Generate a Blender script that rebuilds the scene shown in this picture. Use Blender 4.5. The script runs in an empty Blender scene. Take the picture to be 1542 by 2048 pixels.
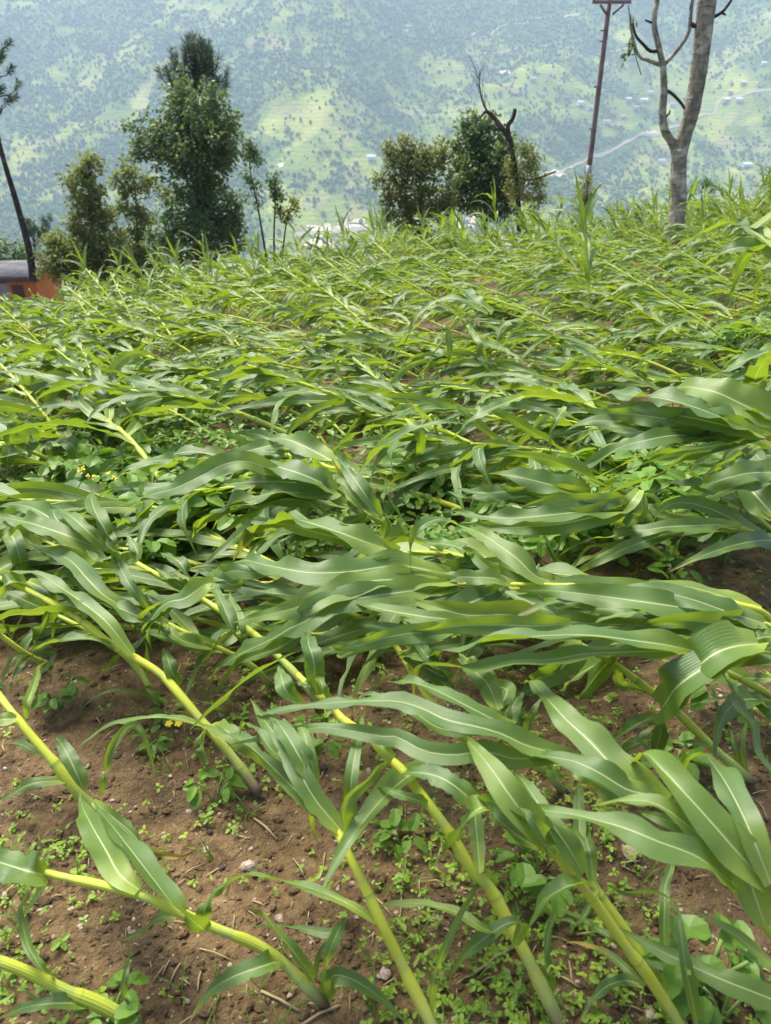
import bpy, math, random
import numpy as np
from mathutils import Vector, Matrix, noise as mnoise

S = bpy.context.scene
COL = S.collection
R = math.radians

# ------------------------------------------------------------------ camera
F = 1518.0; CX, CY = 771.0, 1024.0           # photo pixels
PITCH = R(28.0); CAMH = 1.25
cam = bpy.data.cameras.new('camera'); camo = bpy.data.objects.new('camera', cam); COL.objects.link(camo)
camo.location = (0, 0, CAMH); camo.rotation_euler = (R(90) - PITCH, 0, 0)
cam.sensor_fit = 'VERTICAL'; cam.sensor_height = 36.0; cam.lens = 36.0 * F / 2048.0
cam.clip_start = 0.05; cam.clip_end = 9000
cam.dof.use_dof = True; cam.dof.focus_distance = 2.3; cam.dof.aperture_fstop = 6.3
S.camera = camo

# ------------------------------------------------------------------ light
SUN_EL, SUN_AZ = 60.0, -38.0                  # azimuth from +Y (view direction), negative = left
w = bpy.data.worlds.new('World'); S.world = w; w.use_nodes = True
nt = w.node_tree; nt.nodes.clear()
sky = nt.nodes.new('ShaderNodeTexSky'); sky.sky_type = 'NISHITA'; sky.sun_disc = False
sky.sun_elevation = R(SUN_EL); sky.sun_rotation = R(SUN_AZ % 360)
sky.air_density = 0.6; sky.dust_density = 10.0; sky.ozone_density = 1.0; sky.altitude = 1500
bg = nt.nodes.new('ShaderNodeBackground'); bg.inputs[1].default_value = 0.15
wo = nt.nodes.new('ShaderNodeOutputWorld')
nt.links.new(sky.outputs[0], bg.inputs[0]); nt.links.new(bg.outputs[0], wo.inputs[0])
sl = bpy.data.lights.new('sun', 'SUN'); sl.energy = 3.6; sl.angle = R(26); sl.color = (1.0, 0.94, 0.82)
so = bpy.data.objects.new('sun', sl); COL.objects.link(so)
sd = Vector((math.sin(R(SUN_AZ)) * math.cos(R(SUN_EL)), math.cos(R(SUN_AZ)) * math.cos(R(SUN_EL)), math.sin(R(SUN_EL))))
so.rotation_euler = (-sd).to_track_quat('-Z', 'Y').to_euler(); so.location = (0, 0, 30)
vs = S.view_settings; S.display_settings.display_device = 'sRGB'
vs.view_transform = 'Standard'; vs.look = 'None'; vs.exposure = 1.42; vs.gamma = 1.0; vs.use_curve_mapping = False
cy = S.cycles
cy.max_bounces = 8; cy.diffuse_bounces = 3; cy.glossy_bounces = 2; cy.transmission_bounces = 4
cy.transparent_max_bounces = 6; cy.volume_bounces = 1; cy.use_denoising = True
cy.caustics_reflective = False; cy.caustics_refractive = False

# ------------------------------------------------------------------ terrain
def fbm(x, y, s, seed=0.0, o=3):
    v = 0.0; a = 1.0; t = 0.0
    for i in range(o):
        v += a * mnoise.noise(Vector((x * s + seed, y * s - seed, seed * 0.7 + i * 3.1))); t += a
        a *= 0.5; s *= 2.1
    return v / t
def sstep(a, b, x):
    t = min(1.0, max(0.0, (x - a) / (b - a))); return t * t * (3 - 2 * t)
def edge(x):                                   # how far the maize goes before the hill falls away
    return max(6.5, 14.0 + 0.62 * min(11.0, x) + 1.15 * min(0.0, x + 2.0))
def field_z(x, y):
    yy = max(0.0, min(y, 26.0))
    xx = max(-14.0, min(14.0, x))
    z = -(0.03 * yy + 0.0048 * yy * yy)
    k = 0.10 - 0.055 * xx / (abs(xx) + 2.0)
    z += k * xx * yy / 10.0
    return z
def ground_z(x, y):
    z = field_z(x, y)
    d = y - edge(x) - 1.5
    if d > 0:
        z -= 0.42 * d * sstep(0, 5, d)
    return z
def hill_z(x, y):                              # valley and the mountainside opposite
    foot = 1060 + 60 * math.sin(x / 420.0) - 0.05 * x
    rise = max(0.0, y - foot)
    z = -178 + 0.40 * rise + 0.00003 * rise * rise
    k = min(1.0, rise / 350.0)
    n = fbm(x * 1.0, y * 0.55, 0.0019, 3.3, 4)
    z += k * (110 * n + 22 * fbm(x, y, 0.011, 7.7, 3) - 60 * abs(fbm(x, y * 0.25, 0.0031, 1.4, 3)))
    z += 70 * k * math.exp(-((x + 60 + 0.12 * (y - 1200)) / 150.0) ** 2)      # the green spur
    return z
VEG_AND_SHADOW = []
def veg_and_shadow(x, y):                                 # > 0 open terraces and grass, < 0 closed woods, near the top also painted cloud shadow
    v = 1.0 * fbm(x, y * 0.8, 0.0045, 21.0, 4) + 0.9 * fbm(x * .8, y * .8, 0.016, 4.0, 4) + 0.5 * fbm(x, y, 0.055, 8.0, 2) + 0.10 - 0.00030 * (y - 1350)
    for ax, ay, r, k in VEG_AND_SHADOW:
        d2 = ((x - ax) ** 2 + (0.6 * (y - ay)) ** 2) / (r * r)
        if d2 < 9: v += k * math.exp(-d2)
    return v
cp, sp = math.cos(PITCH), math.sin(PITCH)
def ray(px, py):
    u = (px - CX) / F; v = (CY - py) / F
    return Vector((u, cp + v * sp, -sp + v * cp))
O = Vector((0, 0, CAMH))
def at(px, py, h=0.0, zf=field_z):
    d = ray(px, py); lo, hi = 0.15, 90.0
    for _ in range(40):
        m = 0.5 * (lo + hi); p = O + d * m
        if p.z - zf(p.x, p.y) - h > 0: lo = m
        else: hi = m
    return O + d * lo
def at_y(px, py, Y):
    d = ray(px, py); return O + d * (Y / d.y)
def at_hill(px, py):
    d = ray(px, py); t = 800.0
    while t < 4000:
        p = O + d * t
        if p.z < hill_z(p.x, p.y): break
        t += 6.0
    return O + d * (t - 3)

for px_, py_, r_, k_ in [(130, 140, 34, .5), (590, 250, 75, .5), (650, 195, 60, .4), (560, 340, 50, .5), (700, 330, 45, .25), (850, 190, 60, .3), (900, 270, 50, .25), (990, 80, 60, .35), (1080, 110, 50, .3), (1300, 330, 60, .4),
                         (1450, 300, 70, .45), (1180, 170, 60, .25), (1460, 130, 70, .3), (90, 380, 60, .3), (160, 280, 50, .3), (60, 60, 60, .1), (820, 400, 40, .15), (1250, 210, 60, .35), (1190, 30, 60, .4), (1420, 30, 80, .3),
                         (230, 60, 90, -.5), (420, 70, 90, -.6), (800, 40, 110, -.4), (700, 100, 90, -.4), (1010, 30, 90, -.6), (480, 190, 60, -.4), (330, 230, 70, -.3), (780, 250, 50, -.3), (40, 230, 60, -.3), (680, 400, 60, -.25), (1170, 380, 60, -.35), (1420, 390, 60, -.3), (940, 210, 30, -.3), (1120, 70, 50, -.5), (1130, 280, 40, -.25), (490, 420, 50, -.3)]:  # negative anchors along the top paint a cloud shadow band as dark woods
    a_ = at_hill(px_, py_); VEG_AND_SHADOW.append((a_.x, a_.y, r_ * a_.y / 1400.0, k_ * .40))

# ------------------------------------------------------------------ mesh helpers
class MB:
    def __init__(self): self.v = []; self.f = []; self.c = []; self.e = []
    def vert(self, co, u=0.0, v=0.0, r=0.0, dry=0.0):
        self.v.append(tuple(co)); self.c.append((u, v, r)); self.e.append((dry, 0.0, 0.0)); return len(self.v) - 1
    def tri(self, *a): self.f.append(a)
    def build(self, name, mat, parent=None, smooth=True):
        me = bpy.data.meshes.new(name); me.from_pydata(self.v, [], self.f)
        a = me.attributes.new('lc', 'FLOAT_VECTOR', 'POINT'); a.data.foreach_set('vector', np.array(self.c, dtype=np.float32).ravel())
        b = me.attributes.new('ld', 'FLOAT_VECTOR', 'POINT'); b.data.foreach_set('vector', np.array(self.e, dtype=np.float32).ravel())
        if smooth: me.polygons.foreach_set('use_smooth', [True] * len(me.polygons))
        me.materials.append(mat); me.update()
        o = bpy.data.objects.new(name, me); COL.objects.link(o)
        if parent: o.parent = parent
        return o
    def tube(self, pts, rad, n=8, rnd=0.0, cap=True, v0=0.0, v1=1.0):
        rings = []; m = len(pts); N = None
        for i, p in enumerate(pts):
            T = (pts[min(i + 1, m - 1)] - pts[max(i - 1, 0)])
            T = T.normalized() if T.length > 1e-9 else Vector((0, 0, 1))
            if N is None:
                N = T.orthogonal().normalized()
            N = (N - T * N.dot(T)); N = N.normalized() if N.length > 1e-6 else T.orthogonal().normalized()
            B = T.cross(N); r = rad[i] if not isinstance(rad, (int, float)) else rad
            rings.append([self.vert(p + (N * math.cos(2 * math.pi * k / n) + B * math.sin(2 * math.pi * k / n)) * r,
                                    k / n, v0 + (v1 - v0) * i / max(1, m - 1), rnd) for k in range(n)])
        for a, b in zip(rings, rings[1:]):
            for k in range(n): self.f.append((a[k], a[(k + 1) % n], b[(k + 1) % n], b[k]))
        if cap:
            self.f.append(tuple(reversed(rings[0]))); self.f.append(tuple(rings[-1]))
        return rings
    def box(self, c, sx, sy, sz, rot=None):
        c = Vector(c); i0 = len(self.v)
        for dz in (-1, 1):
            for dx, dy in ((-1, -1), (1, -1), (1, 1), (-1, 1)):
                p = Vector((dx * sx / 2, dy * sy / 2, dz * sz / 2))
                if rot is not None: p = rot @ p
                self.vert(c + p, 0.5, 0.5, 0.5)
        for q in ((3, 2, 1, 0), (4, 5, 6, 7), (0, 1, 5, 4), (1, 2, 6, 5), (2, 3, 7, 6), (3, 0, 4, 7)):
            self.f.append(tuple(i0 + k for k in q))

def spline(pts, n):
    """points evenly spaced along a smooth curve through pts"""
    P = [pts[0] * 2 - pts[1]] + list(pts) + [pts[-1] * 2 - pts[-2]]
    dense = []
    for i in range(1, len(P) - 2):
        a, b, c, d = P[i - 1:i + 3]
        for k in range(10):
            t = k / 10.0
            dense.append(0.5 * ((2 * b) + (c - a) * t + (2 * a - 5 * b + 4 * c - d) * t * t + (3 * b - a - 3 * c + d) * t ** 3))
    dense.append(pts[-1].copy())
    L = [0.0]
    for a, b in zip(dense, dense[1:]): L.append(L[-1] + (b - a).length)
    out = []; j = 0
    for i in range(n):
        s = L[-1] * i / (n - 1)
        while j < len(L) - 2 and L[j + 1] < s: j += 1
        t = (s - L[j]) / max(1e-9, L[j + 1] - L[j]); out.append(dense[j].lerp(dense[j + 1], t))
    return out

def blade(mb, pts, W, N0, roll0, roll1, rng, nseg=22, cols=7, ruffle=1.0, rnd=None, dry=0.0, fold=0.30):
    """one strap leaf: midrib valley, ruffled margins, pointed tip"""
    P = spline(pts, nseg + 1); rnd = rng.random() if rnd is None else rnd
    S7 = {7: (-1, -.62, -.22, 0, .22, .62, 1), 5: (-1, -.5, 0, .5, 1), 3: (-1, 0, 1)}[cols]
    ph = [rng.uniform(0, 6.28) for _ in range(4)]; fr = rng.uniform(4.0, 6.5)
    L = sum((b - a).length for a, b in zip(P, P[1:])); fr *= max(0.5, min(1.4, L / 0.65))
    rows = []; Np = None
    asym = rng.uniform(-.08, .08); rag = rng.uniform(.2, .5) if rng.random() < .4 else .06; dry = dry + (rng.uniform(.05, .26) if rng.random() < .30 else 0)
    for i, p in enumerate(P):
        t = i / nseg
        T = (P[min(i + 1, nseg)] - P[max(i - 1, 0)]).normalized()
        q = N0 - T * N0.dot(T)
        q = q.normalized() if q.length > 0.25 else (q * 0.0)
        if Np is None:
            Nn = q if q.length > 0 else T.orthogonal()
        else:
            pp = Np - T * Np.dot(T); pp.normalize()
            Nn = pp * 0.65 + q * 0.35
        Nn.normalize(); Np = Nn
        ang = R(roll0 + (roll1 - roll0) * t)
        B = T.cross(Nn); Nr = Nn * math.cos(ang) + B * math.sin(ang); Br = T.cross(Nr)
        if t < 0.22: f = 0.50 + 0.50 * math.sin(t / 0.22 * math.pi / 2)
        elif t < 0.38: f = 1.0
        else:
            k = (t - 0.38) / 0.62; f = max(0.0, 1 - k ** 1.3)
        hw = 0.5 * W * max(f, 0.015)
        row = []
        for s in S7:
            a = abs(s); side = 0 if s < 0 else 1
            env = min(1.0, t * 5) * min(1.0, (1 - t) * 4)
            rz = W * ruffle * env * (a ** 1.8) * (0.07 * math.sin(6.283 * fr * t + ph[side]) * (1.2 + mnoise.noise(Vector((t * 5, ph[0], side * 4.4)))) + 0.26 * mnoise.noise(Vector((fr * 1.25 * t + ph[side] * 9, side * 7.7, ph[2]))) + 0.10 * mnoise.noise(Vector((fr * 3.1 * t, side * 3.3, ph[3] * 5))))
            fz = fold * (1.25 - 0.9 * t) * a * hw
            edgew = 1 + (0.10 * ruffle * mnoise.noise(Vector((fr * 1.6 * t, ph[3 - side] * 4, side * 5.0))) if a > .9 else 0)
            if a > .9: edgew *= 1 - rag * max(0.0, mnoise.noise(Vector((t * 21.0, ph[side] * 3, side * 9.1))) - .05)
            row.append(mb.vert(p + Br * (hw * s * edgew * (1 + asym * s)) + Nr * (fz + rz), (s + 1) / 2, t, rnd, dry))
        rows.append(row)
    for a, b in zip(rows, rows[1:]):
        for k in range(len(S7) - 1): mb.f.append((a[k], a[k + 1], b[k + 1], b[k]))

def stalk_tube(mb, pts, r, rng, n=26, sides=9, taper=0.5, node=0.13):
    P = spline(pts, n); L = sum((b - a).length for a, b in zip(P, P[1:])); rnd = rng.random()
    m = max(n, int(L / 0.022)); P = spline(pts, m); rad = []; ph = []
    off = rng.random()
    for i in range(m):
        t = i / (m - 1); s = (t * L / node + off); fr = s - math.floor(s)
        ph.append(fr); rad.append(r * (1 - taper * t) * (0.90 + 0.24 * fr))
    i0 = len(mb.v); mb.tube(P, rad, sides, rnd)
    for k in range(i0, len(mb.v)):
        i = (k - i0) // sides; mb.e[k] = (0.0, ph[min(i, m - 1)], min(1.0, t if False else i / (m - 1)))
    return P

# ------------------------------------------------------------------ object helpers
def tag(o, label=None, cat=None, group=None, kind=None):
    if label: o['label'] = label
    if cat: o['category'] = cat
    if group: o['group'] = group
    if kind: o['kind'] = kind
    return o
def empty(name, loc=(0, 0, 0), label=None, cat=None, group=None):
    o = bpy.data.objects.new(name, None); o.empty_display_size = 0.1; o.location = loc; COL.objects.link(o)
    return tag(o, label, cat, group)
def copy_thing(root):
    c = root.copy(); COL.objects.link(c)
    for ch in root.children:
        d = ch.copy(); COL.objects.link(d); d.parent = c
        for g in ch.children:
            e = g.copy(); COL.objects.link(e); e.parent = d
    return c

# ------------------------------------------------------------------ materials
class MT:
    def __init__(self, name):
        self.m = bpy.data.materials.new(name); self.m.use_nodes = True
        self.t = self.m.node_tree; self.t.nodes.clear()
        self.out = self.n('OutputMaterial')
    def n(self, kind, **kw):
        x = self.t.nodes.new('ShaderNode' + kind)
        for k, v in kw.items(): setattr(x, k, v)
        return x
    def set(self, sock, val):
        if hasattr(val, 'is_output') or hasattr(val, 'links'): self.t.links.new(val, sock)
        else: sock.default_value = val
    def math(self, op, a, b=None, c=None, clamp=False):
        x = self.n('Math', operation=op, use_clamp=clamp)
        for i, v in enumerate((a, b, c)):
            if v is not None: self.set(x.inputs[i], v)
        return x.outputs[0]
    def mix(self, f, a, b, blend='MIX'):
        x = self.n('Mix', data_type='RGBA', blend_type=blend)
        self.set(x.inputs[0], f)
        for s, v in ((x.inputs[6], a), (x.inputs[7], b)):
            self.set(s, (*v, 1.0) if isinstance(v, tuple) and len(v) == 3 else v)
        return x.outputs[2]
    def ramp(self, f, stops, interp='LINEAR'):
        x = self.n('ValToRGB'); x.color_ramp.interpolation = interp
        e = x.color_ramp.elements
        while len(e) < len(stops): e.new(0.5)
        for k, (p, c) in zip(e, stops):
            k.position = p; k.color = (*c, 1.0) if isinstance(c, tuple) else (c, c, c, 1.0)
        self.set(x.inputs[0], f); return x.outputs[0]
    def noise(self, scale, detail=3.0, rough=0.5, vec=None, dist=0.0):
        x = self.n('TexNoise'); x.inputs['Scale'].default_value = scale; x.inputs['Detail'].default_value = detail
        x.inputs['Roughness'].default_value = rough; x.inputs['Distortion'].default_value = dist
        if vec is not None: self.t.links.new(vec, x.inputs['Vector'])
        return x.outputs[0]
    def coord(self, which='Object'): return self.n('TexCoord').outputs[which]
    def pos(self): return self.n('NewGeometry').outputs['Position']
    def attr(self, name):
        a = self.n('Attribute', attribute_name=name); s = self.n('SeparateXYZ')
        self.t.links.new(a.outputs['Vector'], s.inputs[0]); return s.outputs
    def bump(self, h, strength=0.3, dist=0.01):
        b = self.n('Bump'); b.inputs['Strength'].default_value = strength; b.inputs['Distance'].default_value = dist
        self.t.links.new(h, b.inputs['Height']); return b.outputs[0]
    def principled(self, col, rough=0.6, spec=0.5, normal=None, metal=0.0):
        p = self.n('BsdfPrincipled')
        self.set(p.inputs['Base Color'], (*col, 1.0) if isinstance(col, tuple) and len(col) == 3 else col)
        self.set(p.inputs['Roughness'], rough); self.set(p.inputs['Specular IOR Level'], spec); self.set(p.inputs['Metallic'], metal)
        if normal is not None: self.t.links.new(normal, p.inputs['Normal'])
        return p.outputs[0]
    def surf(self, s): self.t.links.new(s, self.out.inputs['Surface']); return self.m
    def translucent(self, s, col, f):
        t = self.n('BsdfTranslucent'); self.set(t.inputs[0], (*col, 1.0) if isinstance(col, tuple) and len(col) == 3 else col)
        x = self.n('MixShader'); self.set(x.inputs[0], f)
        self.t.links.new(s, x.inputs[1]); self.t.links.new(t.outputs[0], x.inputs[2]); return x.outputs[0]

def mat_leaf():
    M = MT('maize_leaf'); u, v, r = M.attr('lc'); dry = M.attr('ld')[0]
    a = M.math('ABSOLUTE', M.math('SUBTRACT', u, 0.5))
    wid = M.math('MULTIPLY_ADD', v, -0.030, 0.040)
    rib = M.math('SUBTRACT', 1.0, M.math('DIVIDE', a, wid), clamp=True)
    rib = M.math('POWER', M.math('MULTIPLY', rib, 1.6, clamp=True), 0.8)
    vein = M.math('SINE', M.math('MULTIPLY', u, 95.0))
    col = M.ramp(r, [(0.0, (0.038, 0.088, 0.016)), (0.45, (0.062, 0.124, 0.019)), (0.8, (0.098, 0.168, 0.022)), (1.0, (0.155, 0.215, 0.026))])
    mot = M.noise(9.0, 3, 0.6, M.coord())
    cv = M.n('CombineXYZ'); M.set(cv.inputs[0], M.math('MULTIPLY', u, 26.0)); M.set(cv.inputs[1], M.math('MULTIPLY', v, 5.0)); M.set(cv.inputs[2], M.math('MULTIPLY', r, 50.0))
    strk = M.noise(1.0, 4, 0.65, cv.outputs[0])
    col = M.mix(M.math('MULTIPLY', mot, 0.30), col, (0.085, 0.175, 0.03))
    col = M.mix(M.math('MULTIPLY_ADD', vein, 0.11, 0.11), col, (0.15, 0.27, 0.06))
    col = M.mix(M.math('MULTIPLY', M.math('SUBTRACT', strk, 0.45), 2.2, clamp=True), col, (0.125, 0.215, 0.035))
    col = M.mix(M.math('MULTIPLY', M.math('SUBTRACT', 0.42, strk), 3.0, clamp=True), col, (0.030, 0.070, 0.014))
    fleck = M.math('MULTIPLY', M.math('SUBTRACT', M.noise(150.0, 2, 0.5, M.coord()), 0.70), 14.0, clamp=True)
    col = M.mix(M.math('MULTIPLY', fleck, 0.55), col, (0.26, 0.26, 0.12))
    bloom = M.math('MULTIPLY', M.math('SUBTRACT', M.noise(5.0, 4, 0.6, M.coord()), 0.30), 1.1, clamp=True)
    col = M.mix(M.math('MULTIPLY', bloom, 0.30), col, (0.165, 0.255, 0.085))
    base = M.math('SUBTRACT', 1.0, M.math('MULTIPLY', v, 4.0), clamp=True)
    col = M.mix(M.math('MULTIPLY', base, 0.72), col, (0.36, 0.46, 0.05))
    col = M.mix(M.math('MULTIPLY', rib, 0.85), col, (0.50, 0.58, 0.27))
    # yellow and brown tips and margins on the older leaves
    tip = M.math('ADD', M.math('MULTIPLY', v, 0.9), M.math('MULTIPLY', M.noise(14.0, 3, 0.6, M.coord()), 0.5))
    dm = M.math('MULTIPLY', M.math('SUBTRACT', M.math('ADD', tip, dry), 1.22), 5.0, clamp=True)
    col = M.mix(dm, col, M.ramp(M.noise(22.0, 2, 0.5, M.coord()), [(0.35, (0.42, 0.30, 0.04)), (0.6, (0.30, 0.19, 0.06))]))
    bh = M.math('ADD', M.math('MULTIPLY', M.math('ADD', vein, M.math('MULTIPLY', strk, 5.0)), 0.35), M.math('MULTIPLY', rib, -1.0))
    nrm = M.bump(bh, 0.22, 0.0015)
    rough = M.math('MULTIPLY_ADD', mot, 0.25, 0.38)
    s = M.principled(col, rough, 0.62, nrm)
    tc = M.mix(dm, M.mix(rib, M.mix(M.math('MULTIPLY', r, 0.5), (0.31, 0.47, 0.020), (0.45, 0.56, 0.024)), (0.50, 0.60, 0.12)), (0.50, 0.33, 0.05))
    return M.surf(M.translucent(s, tc, 0.32))
def mat_stalk():
    M = MT('maize_stalk'); u, v, r = M.attr('lc'); _, node, t = M.attr('ld')
    col = M.mix(M.math('MULTIPLY', r, 0.7), (0.66, 0.66, 0.040), (0.46, 0.57, 0.055))
    pn = M.noise(30.0, 3, 0.6, M.coord())
    col = M.mix(M.math('MULTIPLY', pn, 0.3), col, (0.46, 0.54, 0.15))
    streak = M.math('SINE', M.math('MULTIPLY', u, 90.0))
    col = M.mix(M.math('MULTIPLY_ADD', streak, 0.12, 0.13), col, (0.26, 0.38, 0.05))
    low = M.math('SUBTRACT', 1.0, M.math('MULTIPLY', t, 4.0), clamp=True)
    col = M.mix(M.math('MULTIPLY', low, 0.7), col, (0.30, 0.38, 0.18))
    foot = M.math('SUBTRACT', 1.0, M.math('MULTIPLY', M.math('ADD', t, M.math('MULTIPLY', M.math('SUBTRACT', pn, .5), .05)), 12.0), clamp=True)
    col = M.mix(foot, col, (0.16, 0.075, 0.065))
    col = M.mix(M.math('MULTIPLY', M.math('SUBTRACT', 0.30, node), 2.2, clamp=True), col, (0.36, 0.46, 0.14))
    ring = M.math('MULTIPLY', M.math('SUBTRACT', node, 0.90), 12.0, clamp=True)
    col = M.mix(M.math('MULTIPLY', ring, 0.85), col, (0.20, 0.30, 0.06))
    s = M.principled(col, 0.52, 0.4, M.bump(M.math('ADD', streak, M.math('MULTIPLY', pn, 2.0)), 0.3, 0.0012))
    return M.surf(M.translucent(s, (0.5, 0.6, 0.05), 0.12))
def mat_foliage(name, c0, c1, c2, tr, trans=0.3, rough=0.5, scale=0.6):
    M = MT(name); u, v, r = M.attr('lc')
    n = M.noise(scale, 2, 0.5, M.coord())
    f = M.math('ADD', M.math('MULTIPLY', r, 0.7), M.math('MULTIPLY', M.math('SUBTRACT', n, 0.35), 1.0), clamp=True)
    col = M.ramp(f, [(0.0, c0), (0.5, c1), (1.0, c2)])
    return M.surf(M.translucent(M.principled(col, rough, 0.4), tr, trans))
def mat_bark(name, c0, c1, c2, scale=14.0):
    M = MT(name); co = M.coord()
    mp = M.n('Mapping'); mp.inputs['Scale'].default_value = (1, 1, 0.35); M.t.links.new(co, mp.inputs[0])
    n = M.noise(scale, 5, 0.65, mp.outputs[0]); l = M.noise(scale * 0.35, 4, 0.6, co)
    col = M.ramp(n, [(0.30, c0), (0.52, c1), (0.70, c2)])
    col = M.mix(M.math('MULTIPLY', M.math('SUBTRACT', l, 0.52), 7.0, clamp=True), col, tuple(k * 1.35 for k in c2))
    m2 = M.n('Mapping'); m2.inputs['Scale'].default_value = (1, 1, 5.0); M.t.links.new(co, m2.inputs[0]); bnd = M.noise(scale * .25, 4, 0.7, m2.outputs[0])
    col = M.mix(M.math('MULTIPLY', M.math('SUBTRACT', bnd, 0.54), 6.0, clamp=True), col, tuple(k * .95 for k in c0))
    col = M.mix(M.math('MULTIPLY', M.math('SUBTRACT', M.noise(scale * 1.3, 4, .7, co), 0.60), 9.0, clamp=True), col, (c2[0] * .75, c2[1] * .95, c2[2] * .6))
    return M.surf(M.principled(col, 0.85, 0.25, M.bump(M.math('ADD', n, bnd), 0.9, 0.03)))
def mat_plain(name, c0, c1, scale=8.0, rough=0.7, spec=0.4, metal=0.0):
    M = MT(name); n = M.noise(scale, 4, 0.6, M.coord())
    return M.surf(M.principled(M.ramp(n, [(0.35, c0), (0.65, c1)]), rough, spec, M.bump(n, 0.2, 0.004), metal))
def mat_soil():
    M = MT('soil'); p = M.pos()
    a = M.noise(3.2, 5, 0.62, p); b = M.noise(26.0, 6, 0.68, p); c = M.noise(130.0, 3, 0.6, p); g = M.noise(1.3, 4, 0.6, p)
    col = M.ramp(b, [(0.30, (0.050, 0.029, 0.014)), (0.46, (0.150, 0.092, 0.037)), (0.62, (0.215, 0.142, 0.062)), (0.78, (0.31, 0.225, 0.115))])
    col = M.mix(M.math('MULTIPLY', M.math('SUBTRACT', a, 0.5), 4.0, clamp=True), col, (0.066, 0.040, 0.021))
    col = M.mix(M.math('MULTIPLY', M.math('SUBTRACT', c, 0.6), 5.0, clamp=True), col, (0.30, 0.23, 0.16))
    moss = M.math('MULTIPLY', M.math('SUBTRACT', M.math('ADD', M.math('MULTIPLY', g, 0.6), M.math('MULTIPLY', M.noise(17.0, 5, 0.7, p), 0.4)), 0.53), 7.0, clamp=True)
    col = M.mix(M.math('MULTIPLY', moss, 0.55), col, (0.10, 0.13, 0.03))
    h = M.math('ADD', M.math('MULTIPLY', b, 1.0), M.math('MULTIPLY', c, 0.3))
    rough = M.math('MULTIPLY_ADD', a, -0.5, 0.95, clamp=True)
    return M.surf(M.principled(col, rough, 0.35, M.bump(h, 1.0, 0.03)))
def mat_hill():
    M = MT('hillside'); p = M.pos()
    mp = M.n('Mapping'); mp.inputs['Scale'].default_value = (1.0, 0.5, 1.4); M.t.links.new(p, mp.inputs[0])
    big = M.noise(0.0042, 5, 0.6, mp.outputs[0], 0.4); mid = M.noise(0.017, 5, 0.65, mp.outputs[0], 0.3); fine = M.noise(0.10, 4, 0.65, p)
    vo = M.n('TexVoronoi'); vo.inputs['Scale'].default_value = 0.022; M.t.links.new(mp.outputs[0], vo.inputs['Vector'])
    sx = M.n('SeparateColor'); M.t.links.new(vo.outputs['Color'], sx.inputs[0])
    field = M.ramp(sx.outputs[0], [(0.0, (0.14, 0.19, 0.032)), (0.45, (0.22, 0.27, 0.045)), (0.75, (0.32, 0.35, 0.06)), (1.0, (0.29, 0.26, 0.11))])
    sep = M.n('SeparateXYZ'); M.t.links.new(p, sep.inputs[0])
    terr = M.math('SINE', M.math('ADD', M.math('MULTIPLY', sep.outputs[2], 1.1), M.math('MULTIPLY', mid, 14.0)))
    field = M.mix(M.math('MULTIPLY', M.math('SUBTRACT', terr, 0.55), 0.9, clamp=True), field, (0.07, 0.11, 0.03))
    wood = M.ramp(fine, [(0.3, (0.042, 0.078, 0.020)), (0.55, (0.085, 0.142, 0.032)), (0.75, (0.150, 0.215, 0.045))])
    f = M.math('ADD', M.math('MULTIPLY', big, 0.62), M.math('MULTIPLY', mid, 0.38))
    hi = M.math('MULTIPLY', M.math('SUBTRACT', sep.outputs[2], 40.0), 0.0009)
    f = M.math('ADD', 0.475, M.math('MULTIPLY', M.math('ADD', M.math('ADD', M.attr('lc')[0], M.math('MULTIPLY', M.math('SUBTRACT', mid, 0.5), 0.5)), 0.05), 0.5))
    col = M.mix(M.math('MULTIPLY', M.math('SUBTRACT', f, 0.38), 3.2, clamp=True), wood, field)  # wood colour on the upper slope doubles as painted cloud shadow
    bare = M.math('MULTIPLY', M.math('SUBTRACT', M.noise(0.012, 5, 0.7, mp.outputs[0]), 0.66), 14.0, clamp=True)
    col = M.mix(M.math('MULTIPLY', bare, 0.7), col, (0.30, 0.25, 0.16))
    return M.surf(M.principled(col, 0.95, 0.1, M.bump(fine, 0.8, 5.0)))

LEAF = mat_leaf(); STALK = mat_stalk(); SOIL = mat_soil(); HILL = mat_hill()
BEAN = mat_foliage('bean_leaf', (0.07, 0.16, 0.025), (0.13, 0.25, 0.03), (0.22, 0.36, 0.04), (0.30, 0.50, 0.03), 0.35, 0.45, 2.0)
STEMG = mat_plain('green_stem', (0.14, 0.22, 0.05), (0.20, 0.26, 0.07), 20)
WEED = mat_foliage('weed_leaf', (0.13, 0.24, 0.03), (0.22, 0.36, 0.035), (0.33, 0.46, 0.05), (0.40, 0.56, 0.03), 0.35, 0.5, 5.0)
GRASS = mat_foliage('grass_blade', (0.08, 0.16, 0.03), (0.14, 0.24, 0.04), (0.20, 0.28, 0.06), (0.25, 0.42, 0.03), 0.35, 0.5, 3.0)
YELLOW = mat_plain('yellow_petal', (0.75, 0.55, 0.02), (0.85, 0.68, 0.05), 30)
TREE_DARK = mat_foliage('dark_broadleaf', (0.040, 0.080, 0.034), (0.080, 0.140, 0.050), (0.18, 0.23, 0.065), (0.20, 0.30, 0.06), 0.34, 0.45)
TREE_OLIVE = mat_foliage('olive_broadleaf', (0.075, 0.105, 0.026), (0.145, 0.180, 0.044), (0.26, 0.26, 0.07), (0.30, 0.36, 0.06), 0.38, 0.5)
TREE_RED = mat_foliage('red_tipped_broadleaf', (0.058, 0.098, 0.026), (0.120, 0.165, 0.042), (0.28, 0.21, 0.08), (0.28, 0.32, 0.06), 0.36, 0.5)
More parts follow.
